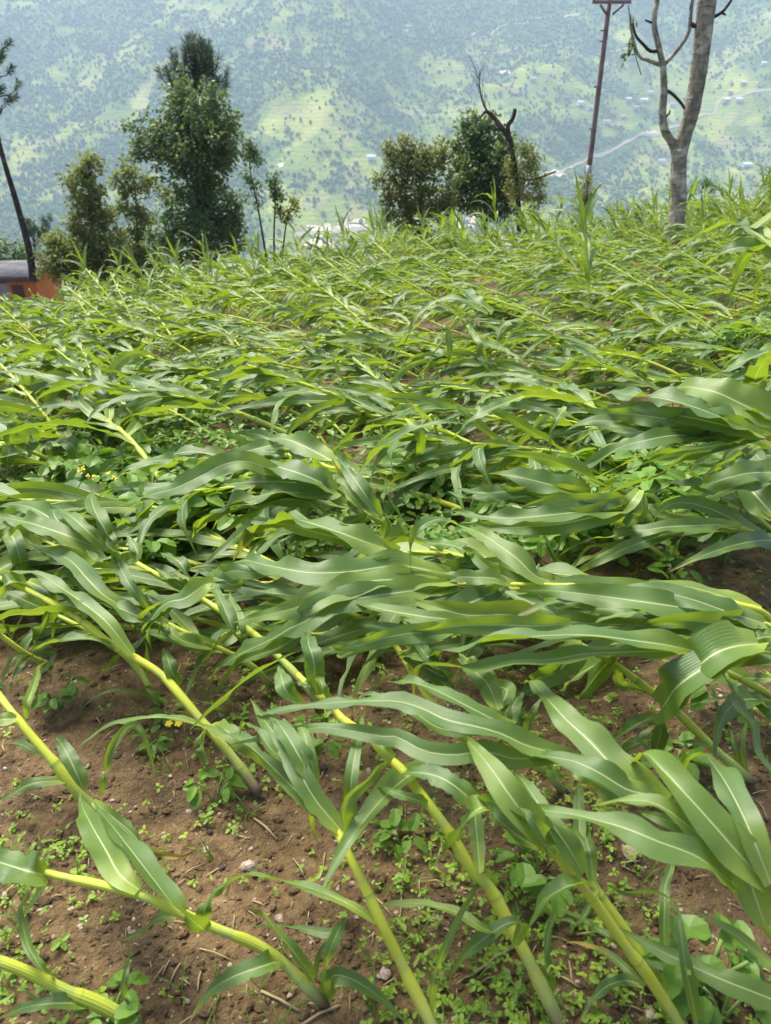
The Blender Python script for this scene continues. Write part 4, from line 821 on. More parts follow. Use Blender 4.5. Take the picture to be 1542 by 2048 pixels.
TP('maize lying flat across the middle with a hooked leaf standing over it', 'S1640,1320,0 S1580,1285,.16 D1500,850,.27 D1300,785,.3 D1190,745,.31 D940,705,.32 D500,650,.33 C900,512,.34 C680,510,.35 C500,508,.36 C340,503,.36', 0.0098,
   [('C345,508,.37 C100,540,.4 B1000,582,.42 B800,615,.42 B650,720,.4 B540,770,.37 B420,840,.32 B220,935,.25 B90,1040,.17 B20,1190,.06', 48, -10, 20), ('C340,495,.38 B1250,478,.41 B1000,490,.43 B800,560,.43 B600,640,.42 B400,690,.39 B200,735,.33', 62, 10, -10), ('C300,450,.37 B1200,395,.4 B900,430,.43 B650,435,.44 B420,395,.43 B250,365,.4 B60,435,.34', 66, 0, 0), ('B60,470,.36 B200,425,.4 B330,440,.4 B500,420,.38', 34, 20, 20), ('C345,150,.46 C240,115,.53 C120,170,.54 C62,300,.48 C75,440,.41 C165,545,.35', 26, 0, 30), ('C640,500,.36 C560,470,.39 C300,460,.39 C100,455,.37', 36, 0, 0),
    ('C700,540,.34 C560,530,.36 C450,560,.35', 32, 30, 0), ('B1040,560,.37 B800,575,.35 B600,580,.34 B300,540,.33 B130,545,.3', 50, 10, 0), ('B80,500,.38 A1230,510,.38 A1110,590,.35 A1000,620,.33 A900,720,.28 A820,890,.19', 40, 0, 70)], 5, seed=21)
TP('maize entering from the right edge with a long bright fan of leaves over the middle', 'S1750,1355,0 S1650,1300,.2 D1542,945,.35 D1480,930,.38 D1350,890,.39 D1200,860,.39', 0.0108,
   [('D1490,920,.41 D1250,845,.45 D950,740,.47 D700,680,.47 D450,642,.46 D370,640,.44', 50, 0, 0), ('D1160,850,.42 D800,790,.46 D450,740,.46 D0,682,.45 C850,542,.43 C660,540,.4', 52, 10, 0), ('D1000,820,.41 D600,830,.43 D300,810,.42 D80,798,.39', 40, -10, 10), ('D1420,910,.41 D1150,915,.45 D900,895,.46 D700,905,.45 D480,945,.42', 48, -30, -50), ('D1100,890,.41 D850,905,.44 D700,920,.44 D430,960,.41', 38, 0, -20), ('D700,830,.44 D500,840,.46 D300,880,.45 D210,920,.42', 26, 20, 40), ('D1542,940,.37 D1400,960,.35 D1250,990,.31', 30, 30, 30)], seed=22)
TP('maize rooted on the dark soil at right, its broadest leaf folded over to the left', 'H1400,800,0 H1300,710,.05 H1100,530,.1 H950,380,.14 H830,270,.18 D640,1420,.22 D420,1250,.26 D330,1190,.28 D180,1110,.31 C900,760,.33 C750,690,.34', 0.0105,
   [('H700,300,.19 H560,360,.2 H430,440,.17 H310,500,.11', 26, 0, 20), ('H695,470,.13 H560,505,.15 H430,565,.12 H370,600,.07', 22, 10, 0), ('H680,600,.11 H715,450,.2 H750,300,.26 H770,130,.28', 34, 20, 0), ('D410,1140,.3 D300,1240,.25 D200,1360,.18 D100,1490,.08', 36, 10, 20), ('C1110,880,.37 C1000,945,.35 C900,1000,.31 C840,1030,.27', 34, 0, 20), ('C580,1180,.26 C500,1060,.29 C420,970,.31 C350,920,.3', 42, 0, 10),
    ('H1330,730,.03 H1270,540,.09 H1240,390,.11', 14, 0, 0), ('H1370,770,.02 H1325,560,.09 H1350,380,.12 H1430,250,.09', 12, 0, 50), ('G620,340,.24 G680,180,.26 G740,100,.25', 44, 0, 20), ('H1120,530,.1 H1000,510,.13 H850,490,.12', 14, 20, 20), ('D380,1230,.26 D420,1370,.2 H540,100,.18 H700,160,.16', 20, 30, 30), ('G760,330,.1 G800,220,.16 G860,120,.18', 22, 0, 0)], seed=23)
TP('maize stalk crossing the right edge beneath the one folded yellow tipped leaf', 'S1670,1475,0 S1600,1430,.05 D1542,1460,.1 D1350,1350,.17 D1100,1230,.24 D1000,1140,.29 D850,1080,.33', 0.0108,
   [('H1540,175,.09 H1350,150,.12 H1150,180,.12 H1000,210,.1 H830,250,.06', 15, 20, 60), ('D1450,1070,.42 D1280,1090,.45 D1130,1140,.45 D1010,1230,.42 D910,1320,.36 D850,1420,.29 H800,200,.2 H785,340,.14', 50, -10, 40, .2), ('D1000,1130,.4 D750,1080,.44 D500,1045,.46 D250,1012,.47 D0,1005,.47 C800,820,.47 C500,850,.46 C350,885,.44 C220,915,.4 C155,990,.34 C130,1070,.28', 58, -10, 60),
    ('D1220,1095,.33 D1050,1010,.36 D860,945,.37 C1050,735,.38 C900,670,.38 C750,600,.37 C570,535,.36 C440,520,.33', 46, 0, 0), ('C1020,740,.41 C850,755,.44 C600,750,.45 C350,755,.45 C150,785,.45 C0,800,.44 B1000,865,.41', 38, -20, -60), ('C920,735,.38 C650,690,.41 C400,690,.42 C200,640,.41 C40,595,.38', 50, 0, 0), ('C460,760,.4 C340,722,.42 C150,700,.43 B1150,668,.42 B950,622,.41 B870,615,.39 B780,690,.33', 30, 0, 50), ('B1540,730,.42 B1400,790,.44 B1250,800,.45 B1100,830,.44 B1000,860,.43 B850,890,.41 B770,880,.38', 40, -20, -30)], 4, seed=24)
TP('maize stalk grazing the right edge above the folded leaf', 'S1720,1385,0 S1630,1345,.1 D1542,1230,.2 D1350,1215,.25 D1200,1160,.29 D900,1130,.32', 0.0091, [('D1600,1080,.38 D1400,1150,.4 D1270,1210,.36 D1180,1255,.3', 40, 0, 20), ('D1600,1010,.4 D1450,1030,.42 D1330,1090,.38', 30, 0, 10), ('D1542,1330,.2 D1400,1330,.2 D1200,1310,.15', 20, 0, 30)], seed=25)
TP('maize stalk with a chewed side leaning in at the right edge above the dark gap', 'S1640,1140,0 S1580,1085,.08 P1542,1410,.16 P1400,1290,.22 P1250,1200,.26 P1130,1150,.29 P950,1090,.32', 0.0108, [('P1140,1140,.3 P1000,1080,.33 P860,1075,.33 P715,1065,.3', 22, -20, 40), ('P1580,1330,.34 P1420,1150,.38 P1330,1070,.38 P1250,1050,.35', 46, 0, 0), ('P1600,985,.42 P1400,990,.45 P1250,1020,.45 P1080,1070,.42 P990,1090,.38', 46, -20, 10), ('P1160,1160,.29 P1260,1190,.32 P1360,1270,.3', 20, 20, 20)], seed=26)
TP('large maize bundle reaching in from the right edge, leaves arched and hanging', 'S1740,985,0 S1660,935,.22 P1542,740,.4 P1480,712,.43 P1380,690,.45 P1230,680,.46', 0.0115,
   [('P1480,710,.47 P1230,600,.53 P1000,510,.57 P750,440,.58 P500,412,.57 P330,400,.55 P160,465,.5', 52, 0, 20), ('P1400,700,.46 P1050,640,.5 P800,595,.53 P570,560,.53 P300,540,.52 P70,505,.5', 40, -30, -60), ('P1120,660,.46 P800,650,.49 P560,620,.5 P250,600,.5 P100,630,.48 P0,685,.44', 42, 0, 10), ('P1270,660,.45 P1000,705,.48 P800,712,.5 P600,750,.5 P430,795,.47 P250,900,.42 P100,970,.38 P0,1050,.34 O1060,980,.3', 40, -10, 20), ('P1542,725,.42 P1300,760,.46 P1100,790,.48 P900,820,.48 P700,870,.46 P540,950,.43 P400,1010,.4 P300,1110,.34 P180,1210,.27 P100,1330,.2 P40,1480,.1', 34, 30, 70),
    ('P1400,710,.45 P1150,695,.47 P950,740,.48 P850,745,.47', 28, -60, -60), ('P1600,610,.5 P1350,490,.54 P1150,395,.57 P1000,360,.57 P900,350,.56 P740,375,.52', 56, 0, 0), ('P1390,420,.48 P1420,300,.56 P1470,190,.64 P1580,40,.74', 38, 30, 0), ('P1600,60,.62 P1400,130,.62 P1200,225,.58 P1030,305,.52', 30, 0, 30), ('P1450,790,.4 P1360,860,.38 P1320,930,.32', 18, 0, 40), ('O990,400,.5 O940,480,.48 O900,580,.42 O910,700,.36', 16, 0, 30)], seed=27)
TP('snapped maize in the middle whose bright folded stalk stands over its leaves', 'S850,1095,0 N1250,900,.12 N1150,830,.18 N1000,745,.27 N850,625,.33 N760,575,.36', 0.0105,
   [('N820,610,.38 N680,535,.43 N500,470,.45 N300,425,.43', 54, 0, 0), ('N880,690,.35 N700,630,.39 N500,612,.4 N350,640,.39 N200,690,.36 N20,795,.28', 36, 0, 50), ('N890,710,.33 N700,675,.36 N500,668,.37 N330,690,.35 N150,740,.3 N60,860,.22', 28, 10, 60), ('N800,600,.36 N600,560,.4 N350,550,.41 N120,575,.38', 40, -10, 10), ('N480,500,.43 N290,430,.47 N150,445,.47 N20,510,.46 M1050,530,.43 M900,570,.4 M690,645,.32', 40, -30, 40), ('N1085,760,.3 N1000,640,.38 N900,500,.42 N820,400,.42', 36, 0, 0),
    ('N1100,880,.24 N1120,780,.3 N1110,740,.3', 26, 20, 60), ('N990,750,.3 N930,740,.33 N880,720,.32', 30, 0, 0), ('M1540,620,.38 M1380,640,.36 M1250,720,.3 M1150,830,.2', 30, 10, 50), ('M930,610,.34 M850,680,.3 M690,770,.22', 40, 20, 20)], 2, seed=28)
TP('folded bright maize stalk with its top broken over, between the middle leaves', 'N930,690,.1 N910,640,.22 N855,510,.32 N790,400,.37 N735,310,.42 N715,285,.43 N690,300,.43 N600,320,.4 N520,370,.34 N430,430,.26', 0.0091, [('N790,425,.43 N600,325,.46 N480,290,.46 N390,305,.43', 38, 0, 10), ('N640,330,.42 N580,400,.36 N600,470,.26', 30, 20, 20), ('N520,380,.36 N380,370,.38 N300,420,.34', 30, 0, 30), ('N480,400,.34 N330,380,.36 N200,400,.32', 34, 0, 0), ('N640,320,.42 N680,420,.34 N690,500,.22', 26, 40, 20)], 3, seed=29, group='snapped maize stalks')
TP('broken maize stub bent to a sharp elbow over the yellow green bean plants', 'O280,875,0 O262,760,.11 O235,610,.23 O205,500,.33 O190,455,.37 O165,470,.37 O60,610,.24 O0,680,.16 N1080,460,.14', 0.0073, [('O50,480,.38 O110,540,.37 O125,640,.29 O75,800,.12', 20, 20, 40), ('O740,335,.4 O520,425,.39 O420,480,.36 O340,570,.28 O265,695,.18', 22, 10, 40), ('O190,490,.36 O90,400,.47 O0,320,.52', 6, 0, 60, .4)], seed=30, group='snapped maize stalks')
TP('broken maize elbow hung with limp leaves behind the centre', 'S1000,770,0 S975,720,.14 S950,685,.26 S930,650,.38 S918,634,.43 S905,650,.4 S880,690,.28 S850,722,.17', 0.0080,
   [('S985,625,.46 S950,600,.52 S915,575,.55 S900,590,.5', 14, 0, 20), ('S975,628,.46 S920,598,.54 S870,605,.52 S830,640,.44 S805,700,.28', 16, 0, 40), ('S925,640,.42 S890,620,.48 S845,640,.45 S800,690,.3 S780,740,.16', 16, 10, 30), ('S935,650,.4 S960,690,.34 S980,740,.18', 13, 20, 0), ('S895,660,.38 S900,700,.28 S890,745,.14', 14, 20, 40), ('S950,680,.3 S1010,700,.34 S1060,730,.3', 14, 0, 20)], seed=31, group='snapped maize stalks')
TP('bare broken maize stub pointing up at the right behind the big leaf bundle', 'O1230,262,.02 O1270,240,.07 O1350,192,.17 O1425,150,.27 O1455,156,.27', 0.0080, [('O1420,170,.27 O1470,130,.3 O1450,230,.18 O1455,300,.08', 12, 20, 30), ('O1300,225,.1 O1380,250,.12 O1480,290,.08', 16, 0, 20)], seed=32, group='snapped maize stalks')
TP('upright maize cut by the right edge, leaves arching toward the pale trunk', 'S1650,905,0 S1600,700,.45 S1556,500,.9', .011,
   [('S1552,500,.9 S1500,460,.95 S1450,445,.95 S1395,470,.9 S1340,498,.82', 19, 20, 40), ('S1556,520,.86 S1500,495,.9 S1445,505,.88 S1405,535,.8', 15, 0, 30), ('S1530,490,.92 S1490,515,.86 S1470,560,.75 S1455,612,.62', 20, 20, 40), ('S1570,560,.75 S1530,545,.8 S1512,580,.7 S1500,640,.55', 12, 0, 30), ('S1560,480,.95 S1590,400,1.05 S1640,380,1.05', 16, 0, 0)], seed=40)
TP('maize arching down at the left edge beside the yellow flowered weed', 'M490,490,0 M440,455,.06 M300,360,.14 M150,295,.2 M60,265,.22 M-120,250,.22', 0.0108, [('M70,265,.22 M50,160,.3 M10,130,.32 M-30,180,.28', 20, 20, 50), ('M60,270,.22 M45,370,.16 M60,460,.06', 18, 20, 30), ('M150,300,.21 M180,200,.28 M230,290,.2', 30, 0, 30), ('M310,360,.15 M290,290,.2 M310,250,.2', 14, 0, 50), ('M480,390,.12 M440,280,.2 M380,240,.22 M320,250,.2', 26, 20, -30), ('M440,455,.06 M300,455,.1 M120,470,.08', 16, 20, 20), ('M160,310,.2 M60,330,.2 M-20,350,.16', 20, 0, 20)], 4, seed=33)

# ---- copied plants: eight flattened forms and four that still stand
def form(seed, lean, bend, nleaf, hgt, stand, merged, ll=0.60, lw=0.076):
    """lean: elevation of the stalk near the ground; the stalk falls towards -X"""
    rng = random.Random(seed); root = empty('maize_plant'); d = Vector((-math.cos(R(lean)), rng.uniform(-.08, .08), math.sin(R(lean)))).normalized()
    pts = [Vector((0, 0, -0.03))]; n = 12; st = hgt / n; base = Vector((0, 0, 0)); yaw = rng.uniform(-.25, .25)
    for i in range(n):
        t = (i + 1) / n; e = lean + (bend - lean) * min(1, t * 1.3)
        d = Vector((-math.cos(R(e)) * math.cos(yaw * t), math.cos(R(e)) * math.sin(yaw * t), math.sin(R(e)))); pts.append(pts[-1] + d * st)
    for p in pts[1:]: p.z = max(p.z, 0.02)
    mb = MB(); SP = stalk_tube(mb, pts, rng.uniform(.0125, .0155), rng, 20, 7); mb.build('stalk', STALK, root)
    up = Vector((0, 0, 1)); lm = MB()
    for k in range(nleaf):
        t = (0.16 if stand else 0.46) + (0.82 if stand else .52) * (k + rng.uniform(.2, .8)) / nleaf; i = int(t * (len(SP) - 2)); T = (SP[i + 1] - SP[i]).normalized()
        B = T.cross(up); B = B.normalized() if B.length > .3 else Vector((0, 1, 0)); C = B.cross(T)
        ph = (0 if k % 2 else math.pi) + rng.gauss(0, 0.5); q = B * math.cos(ph) + C * (math.sin(ph) + (0.35 if not stand else 0))
        a = R(rng.uniform(14, 38) if t > .6 else rng.uniform(25, 60)); dd = T * math.cos(a) + q.normalized() * math.sin(a)
        if not stand: dd.z = max(-.5, min(dd.z, rng.uniform(.0, .40)))
        L = ll * (0.65 + 0.5 * math.sin(math.pi * min(1, t * 1.05))) * rng.uniform(.85, 1.15); W = lw * rng.uniform(.8, 1.15) * (0.75 if t < .35 else 1)
        m = lm if merged else MB(); saveW = WIND.copy(); WIND.x, WIND.y = -1.0, 0.0
        sz = globals()['soil_z']; globals()['soil_z'] = lambda x, y: 0.0
        auto_leaf(m, SP[i], dd, up if not stand else (up + q * -.6).normalized(), L, W, rng, base, 1.35 if stand else rng.uniform(.9, 2.1), 0.25 if stand else .35, 14 if merged else 18, 5 if merged else 7, None, 0.3 if t < .25 and rng.random() < .5 else 0.0)
        globals()['soil_z'] = sz; WIND.x, WIND.y = saveW.x, saveW.y
        if not merged: m.build('leaf', LEAF, root)
    if merged: lm.build('foliage', LEAF, root)
    return root
FLAT_NEAR = [form(100 + k, ln, bd, 11, h, False, False, .62, .064) for k, (ln, bd, h) in enumerate([(24, 6, 1.35), (32, 3, 1.4), (20, 11, 1.25), (40, -5, 1.45), (18, 7, 1.3), (28, 14, 1.3)])]
FLAT_FAR = [form(200 + k, ln, bd, 12, h, False, True, .58, .056) for k, (ln, bd, h) in enumerate([(24, 6, 1.35), (34, 3, 1.4), (20, 12, 1.25), (44, -4, 1.45), (30, 18, 1.3), (38, 24, 1.3)])]
STAND = [form(300 + k, ln, bd, 11, h, True, True, 0.66, .058) for k, (ln, bd, h) in enumerate([(78, 60, 1.15), (66, 40, 1.1), (85, 75, 1.25), (58, 30, 1.05), (72, 50, .95)])]
used = set()
def take(protos, k):
    p = protos[k % len(protos)]
    if p.name in used: return copy_thing(p)
    used.add(p.name); return p
rng = random.Random(2024)
spots = []
y = 2.0
while y < 24:
    row = 0.29 + 0.004 * y; x = -(1.0 + 0.62 * y) + rng.uniform(0, .4)
    while x < 1.6 + 0.68 * y:
        sx, sy = x + rng.gauss(0, .10), y + rng.gauss(0, .12)
        if sy < edge(sx) + 0.8:
            q = Vector((sx, sy, field_z(sx, sy))) - O; zz = q.y * cp - q.z * sp; pxx = CX + F * q.x / zz; pyy = CY - F * (q.y * sp + q.z * cp) / zz
            if pxx < 125 and pyy < 668: continue
            if -130 < pxx < 1542 + 260 and pyy < 1090: spots.append((pyy, sx, sy, pxx))
        x += 0.33 + 0.006 * y
    y += row
spots.sort(key=lambda s: -s[0])
print('maize spots', len(spots))
rest = MB(); nind = 0
for px, py in [(470, 1310), (335, 1265), (630, 1300), (770, 1235), (905, 1265), (1050, 1290), (1190, 1300), (1330, 1255), (1490, 1300), (565, 1185), (705, 1150), (1160, 1175), (1560, 1235), (230, 1230), (120, 1180), (860, 1150)]:
    p = at(px, py); o = take(FLAT_NEAR, rng.randrange(60)); s_ = rng.uniform(.62, .78); o.location = p; o.scale = (s_, s_, s_ * .62); o.rotation_euler = (0, 0, R(rng.gauss(-12, 12))); nind += 1
    mk = 'left of the long drooping pale leaf' if px < 420 else 'beneath the hooked leaf' if px < 950 else 'beneath the bright leaf fan at right'
    tag(o, 'flattened maize half buried in the near leaf mat, ' + mk, 'maize', 'flattened maize in the near leaf mat ' + mk)
MARKS = [(60, 'the slanting bare pine'), (215, 'the olive bush'), (330, 'the thin brownish tree'), (450, 'the tall dark tree'), (600, 'the leggy saplings'), (740, 'the bare river slope'), (900, 'the reddish tipped tree'), (1005, 'the dark round tree'), (1110, 'the broken snag'), (1250, 'the rusty pole'), (1420, 'the pale forked trunk'), (9999, 'the right edge')]
BANDS = [(930, 'among the bean rows'), (820, 'just behind the bean rows'), (730, 'in the middle of the field'), (650, 'past the middle of the field'), (0, 'toward the far edge')]
STUFF = []
for k, (pyy, sx, sy, pxx) in enumerate(spots):
    far = edge(sx) - sy; tall = far < 2.6 + rng.gauss(0, .7) and sy > 6
    if not tall and rng.random() < .03 and sy > 5: tall = True; kind = None
    if nind >= 268: STUFF.append((sx, sy, tall)); continue
    if tall and pxx < 260: tall = rng.random() < .3
    nind += 1
    protos = STAND if tall else (FLAT_NEAR if k < 105 else FLAT_FAR)
    o = take(protos, rng.randrange(60)); s = rng.uniform(.82, 1.12) * (0.86 - 0.21 * sstep(2.0, 4.0, sy) if not tall else rng.uniform(.46, .7))
    o.location = (sx, sy, field_z(sx, sy)); o.scale = (s, s, s * rng.uniform(.9, 1.15))
    # the plants fell to the left; -X of a form is turned a little towards the hill
    az = rng.gauss(-8, 26) if not tall else rng.gauss(-10, 45)
    if pxx < 350 and not tall: az = rng.gauss(-32, 16); o.scale.z *= 1.25
    o.rotation_euler = (rng.gauss(0, .05), rng.gauss(0, .05), R(az))
    mk = next(m for x_, m in MARKS if pxx < x_); bd = next(b_ for y_, b_ in BANDS if pyy > y_); what = 'still standing' if tall else 'wind flattened'
    o['label'] = '%s maize %s, straight below %s' % (what, bd, mk); o['group'] = '%s maize %s below %s' % (what, bd, mk); o['category'] = 'maize'
# the farthest, smallest plants of the field as one mass
def append_mesh(acc, me, M):
    n = len(me.vertices); co = np.empty(n * 3, np.float32); me.vertices.foreach_get('co', co); co = co.reshape(-1, 3)
    m = np.array(M, np.float32); acc['v'].append(co @ m[:3, :3].T + m[:3, 3])
    for key in ('lc', 'ld'):
        a = np.empty(n * 3, np.float32); me.attributes[key].data.foreach_get('vector', a); a = a.reshape(-1, 3).copy()
        if key == 'lc': a[:, 2] = ((a[:, 2] + acc['rnd'].random()) % 1.0) * 0.8
        acc[key].append(a)
    ls = np.empty(len(me.polygons), np.int32); lt = np.empty(len(me.polygons), np.int32); me.polygons.foreach_get('loop_start', ls); me.polygons.foreach_get('loop_total', lt)
    vi = np.empty(len(me.loops), np.int32); me.loops.foreach_get('vertex_index', vi)
    acc['vi'].append(vi + acc['nv']); acc['ls'].append(ls + acc['nl']); acc['mi'].append(np.full(len(ls), acc['mat'], np.int32)); acc['nv'] += n; acc['nl'] += len(vi)
acc = {'v': [], 'lc': [], 'ld': [], 'vi': [], 'ls': [], 'mi': [], 'nv': 0, 'nl': 0, 'mat': 0, 'rnd': random.Random(9)}
for sx, sy, tall in STUFF:
    p = rng.choice(STAND if tall else FLAT_FAR); s = rng.uniform(.8, 1.1) * (rng.uniform(.48, .80) * (1.25 if sx > 5.5 else 1) if tall else .65)
    M = Matrix.Translation((sx, sy, field_z(sx, sy))) @ Matrix.Rotation(R(rng.gauss(-10, 45 if tall else 18)), 4, 'Z') @ Matrix.Diagonal((s, s, s * rng.uniform(.9, 1.15), 1))
    for ch in p.children: acc['mat'] = 0 if ch.name.startswith('stalk') else 1; append_mesh(acc, ch.data, M)
def mass(name, acc, mats, label):
    me = bpy.data.meshes.new(name); V = np.concatenate(acc['v']); me.vertices.add(len(V)); me.vertices.foreach_set('co', V.astype(np.float32).ravel())
    vi = np.concatenate(acc['vi']); ls = np.concatenate(acc['ls']); me.loops.add(len(vi)); me.loops.foreach_set('vertex_index', vi); me.polygons.add(len(ls)); me.polygons.foreach_set('loop_start', ls)
    for m in mats: me.materials.append(m)
    me.polygons.foreach_set('material_index', np.concatenate(acc['mi'])); me.polygons.foreach_set('use_smooth', np.ones(len(ls), bool))
    for key in ('lc', 'ld'): me.attributes.new(key, 'FLOAT_VECTOR', 'POINT').data.foreach_set('vector', np.concatenate(acc[key]).astype(np.float32).ravel())
    me.update(calc_edges=True); o = bpy.data.objects.new(name, me); COL.objects.link(o); return tag(o, label, None, None, 'stuff')
for protos in (FLAT_NEAR, FLAT_FAR, STAND):
    for p in protos:
        if p.name not in used:
            for c in list(p.children): bpy.data.objects.remove(c)
            bpy.data.objects.remove(p)
if STUFF: mass('far_maize', acc, [STALK, LEAF], 'farthest maize of the field as a dense green fringe')

# ================================================================== BEANS, WEEDS, STONES
def round_leaf(mb, c, d, n, L, W, rng, r, segs=9):
    n = n.normalized(); d = (d - n * d.dot(n)).normalized(); b = n.cross(d); i0 = mb.vert(c, .5, 0, r); ring = []
    for k in range(segs):
        a = 2 * math.pi * (k + .5) / segs - math.pi; x = 0.5 - 0.5 * math.cos(a); wv = math.sin(a) * (1 - 0.25 * x)
        ring.append(mb.vert(c + d * (L * x) + b * (W * .5 * wv) + n * (0.12 * L * abs(wv) - 0.18 * L * x * x + rng.uniform(-.03, .03) * L), .5 + wv / 2, x, r))
    m = mb.vert(c + d * (L * .5) - n * (L * .03), .5, .5, r)
    for k in range(segs): mb.f.append((m, ring[k], ring[(k + 1) % segs]))
def bean_form(seed, nst, hgt, lsz):
    rng = random.Random(seed); root = empty('bean_plant'); st = MB(); lf = MB()
    for k in range(nst):
        a = rng.uniform(0, 6.28); d = Vector((math.cos(a) * .5, math.sin(a) * .5, 1)).normalized(); top = d * (hgt * rng.uniform(.5, 1.1))
        mid = top * .5 + Vector((0, 0, hgt * .12)); P = spline([Vector((0, 0, -.01)), mid, top], 6); st.tube(P, [.0028] * 6, 5, .5)
        rr = rng.gauss(.5, .2)
        for j in range(3):
            b = a + (j - 1) * 1.5 + rng.uniform(-.3, .3); q = Vector((math.cos(b), math.sin(b), rng.uniform(-.25, .25))); p = top + q * .012
            L = lsz * rng.uniform(.75, 1.15); round_leaf(lf, p, q, Vector((rng.gauss(0, .35), rng.gauss(0, .35) - .12, 1)), L, L * .72, rng, min(1, max(0, rr + rng.uniform(-.15, .15))))
    st.build('stem', STEMG, root); lf.build('leaves', BEAN, root, False); return root
BF = [bean_form(k, n, h, l) for k, (n, h, l) in enumerate([(16, .26, .085), (12, .20, .075), (20, .32, .09), (5, .09, .045), (4, .06, .038), (7, .13, .06)])]
BEANS = [  # (photo x, y, form, size, label)
 (430, 1590, 3, .8, 'small dewy clover like plant right of the straight left stalk'), (122, 1405, 3, .9, 'small clover like plant on bare soil left of the straight stalk'), (340, 1415, 4, .8, 'tiny bright clover like plant against the straight left stalk'),
 (305, 1475, 4, .8, 'tiny pale seedling just below the bright clover like one'), (1440, 1440, 3, 1.2, 'round leaved plant in the gap below the folded yellow tipped leaf'), (1350, 1530, 4, 1.3, 'round leaved plant beside the yellow stalk foot at right'), (1345, 1150, 4, 1.4, 'bright round leaved plant at the foot of the stalk in the dark gap'),
 (1340, 1180, 4, 1.2, 'second bright plant in front of the dark gap stalk'), (225, 2035, 3, .8, 'dewy clover like plant at the foot of the bottom left stalk'), (1400, 1985, 3, 1.3, 'dark leaved plant in the bottom right shade'), (1440, 2030, 3, 1.0, 'low leafy plant at the bottom edge right of the purple foot'),
 (1080, 1770, 3, 1.1, 'broad leaved seedling between the two bottom stalks'), (640, 1475, 3, .9, 'shaded plant under the broad middle leaves'), (800, 1680, 4, .9, 'small pointed seedling near the kinked yellow stalk'),
 (860, 985, 5, 1.5, 'brightest yellow green bean plant left of the broken stub'), (915, 1000, 5, 1.2, 'yellow green bean plant right of the broken stub'), (1000, 1015, 4, 1.4, 'single round leaved plant right of the yellow green pair'),
 (300, 1075, 0, .9, 'bean plant in the dark row below the yellow flowers'), (250, 1050, 1, 1, 'bean plant left of the row below the yellow flowers'), (365, 1090, 2, .8, 'leafy bean plant in the row behind the long left stalk'), (430, 1060, 0, .9, 'bean plant under the long drooping leaf left of middle'), (500, 1085, 1, 1, 'shaded bean plant left of the snapped stalk'),
 (560, 1075, 2, .7, 'shaded bean plant beneath the snapped stalk'), (330, 1130, 5, 1.2, 'low bean plant with two pale leaves on the dark soil'), (170, 975, 1, 1.0, 'big leaved bean plant beneath the yellow flowers'), (245, 975, 0, .9, 'big leaved bean plant right of the yellow flowers'), (300, 960, 1, .9, 'bean plant pointing up behind the yellow flowers'),
 (130, 1000, 1, .9, 'bean plant at the foot of the left arching stalk'), (60, 880, 1, .8, 'bean plant in the upper left bean row'), (230, 860, 1, .9, 'bean plant in the upper row behind the pale leaves'), (290, 850, 0, .8, 'bean plant in the upper row with round leaves'), (360, 865, 1, .8, 'bean plant at the right end of the upper left row'), (170, 850, 5, 1.2, 'bean plant at the left end of the upper row'),
 (1200, 1065, 2, .9, 'dark bean plant under the level right stalk'), (1280, 1085, 0, .9, 'dark bean plant right of the stalk in the gap'), (1380, 1070, 2, .9, 'tall bean plant between the two right edge stalks'), (1440, 1120, 1, 1.1, 'bean plant with one drooping round leaf over the dark gap'), (1300, 975, 1, 1.1, 'pale bean plant under the hanging right leaf'),
 (1360, 990, 0, .9, 'bean plant behind the chewed stalk'), (1430, 1010, 1, 1, 'bean plant near the right edge by the chewed stalk'), (1240, 1000, 5, 1.2, 'round leaved bean plant left of the pale one'), (1070, 1110, 5, 1.2, 'bean plant in the middle gap under the arched pale leaf'), (980, 1090, 1, .8, 'shaded bean plant behind the hooked leaf'), (1150, 1085, 0, .8, 'bean plant in the deep shade at right of the hooked leaf'),
 (1480, 720, 0, 1.0, 'bean plant in the yellow green patch behind the right bundle'), (1420, 715, 1, 1.1, 'left bean plant of the yellow green patch at right'), (1520, 705, 2, .8, 'farthest bean plant of the yellow green patch'), (1450, 695, 5, 1.6, 'low bean plant of the yellow green patch')]
for px, py, k, s, lab in BEANS:
    p = at(px, py + 12); o = take(BF, k); o.location = (p.x, p.y, soil_z(p.x, p.y)); o.scale = (s, s, s); o.rotation_euler[2] = rng.uniform(0, 6.28)
    tag(o, lab, 'bean plant', 'bean plants between the maize')
for p in BF:
    if p.name not in used:
        for c in list(p.children): bpy.data.objects.remove(c)
        bpy.data.objects.remove(p)
# yellow flowered weed
b0 = at(190, 985); fl = empty('mustard_plant', (b0.x, b0.y, soil_z(b0.x, b0.y)), 'slim weed with clusters of small yellow flowers among the beans', 'flower'); bs = Vector(fl.location)
st = MB(); ft = []
for px, py, h in [(160, 935, .30), (175, 945, .27), (188, 948, .25), (217, 940, .30), (228, 950, .26), (165, 930, .32)]:
    p = at(px, py + 6, h) - bs; st.tube(spline([Vector((0, 0, 0)), p * .5 + Vector((0, 0, .04)), p], 6), [.0018] * 6, 4, .5); ft.append(p)
st.build('stem', STEMG, fl)
for p in ft:
    m = MB()
    for j in range(9):
        c = p + Vector((rng.gauss(0, .004), rng.gauss(0, .004), rng.gauss(0, .004)))
        for a in range(4): round_leaf(m, c, Vector((math.cos(a * 1.57), math.sin(a * 1.57), .3)), Vector((0, -.3, 1)), .0034, .0034, rng, .5, 5)
    m.build('flower', YELLOW, fl, False)
b0 = at(342, 1470); fl = empty('small_yellow_flower', (b0.x, b0.y, soil_z(b0.x, b0.y)), 'single low yellow flower on bare soil below the straight left stalk', 'flower'); m = MB()
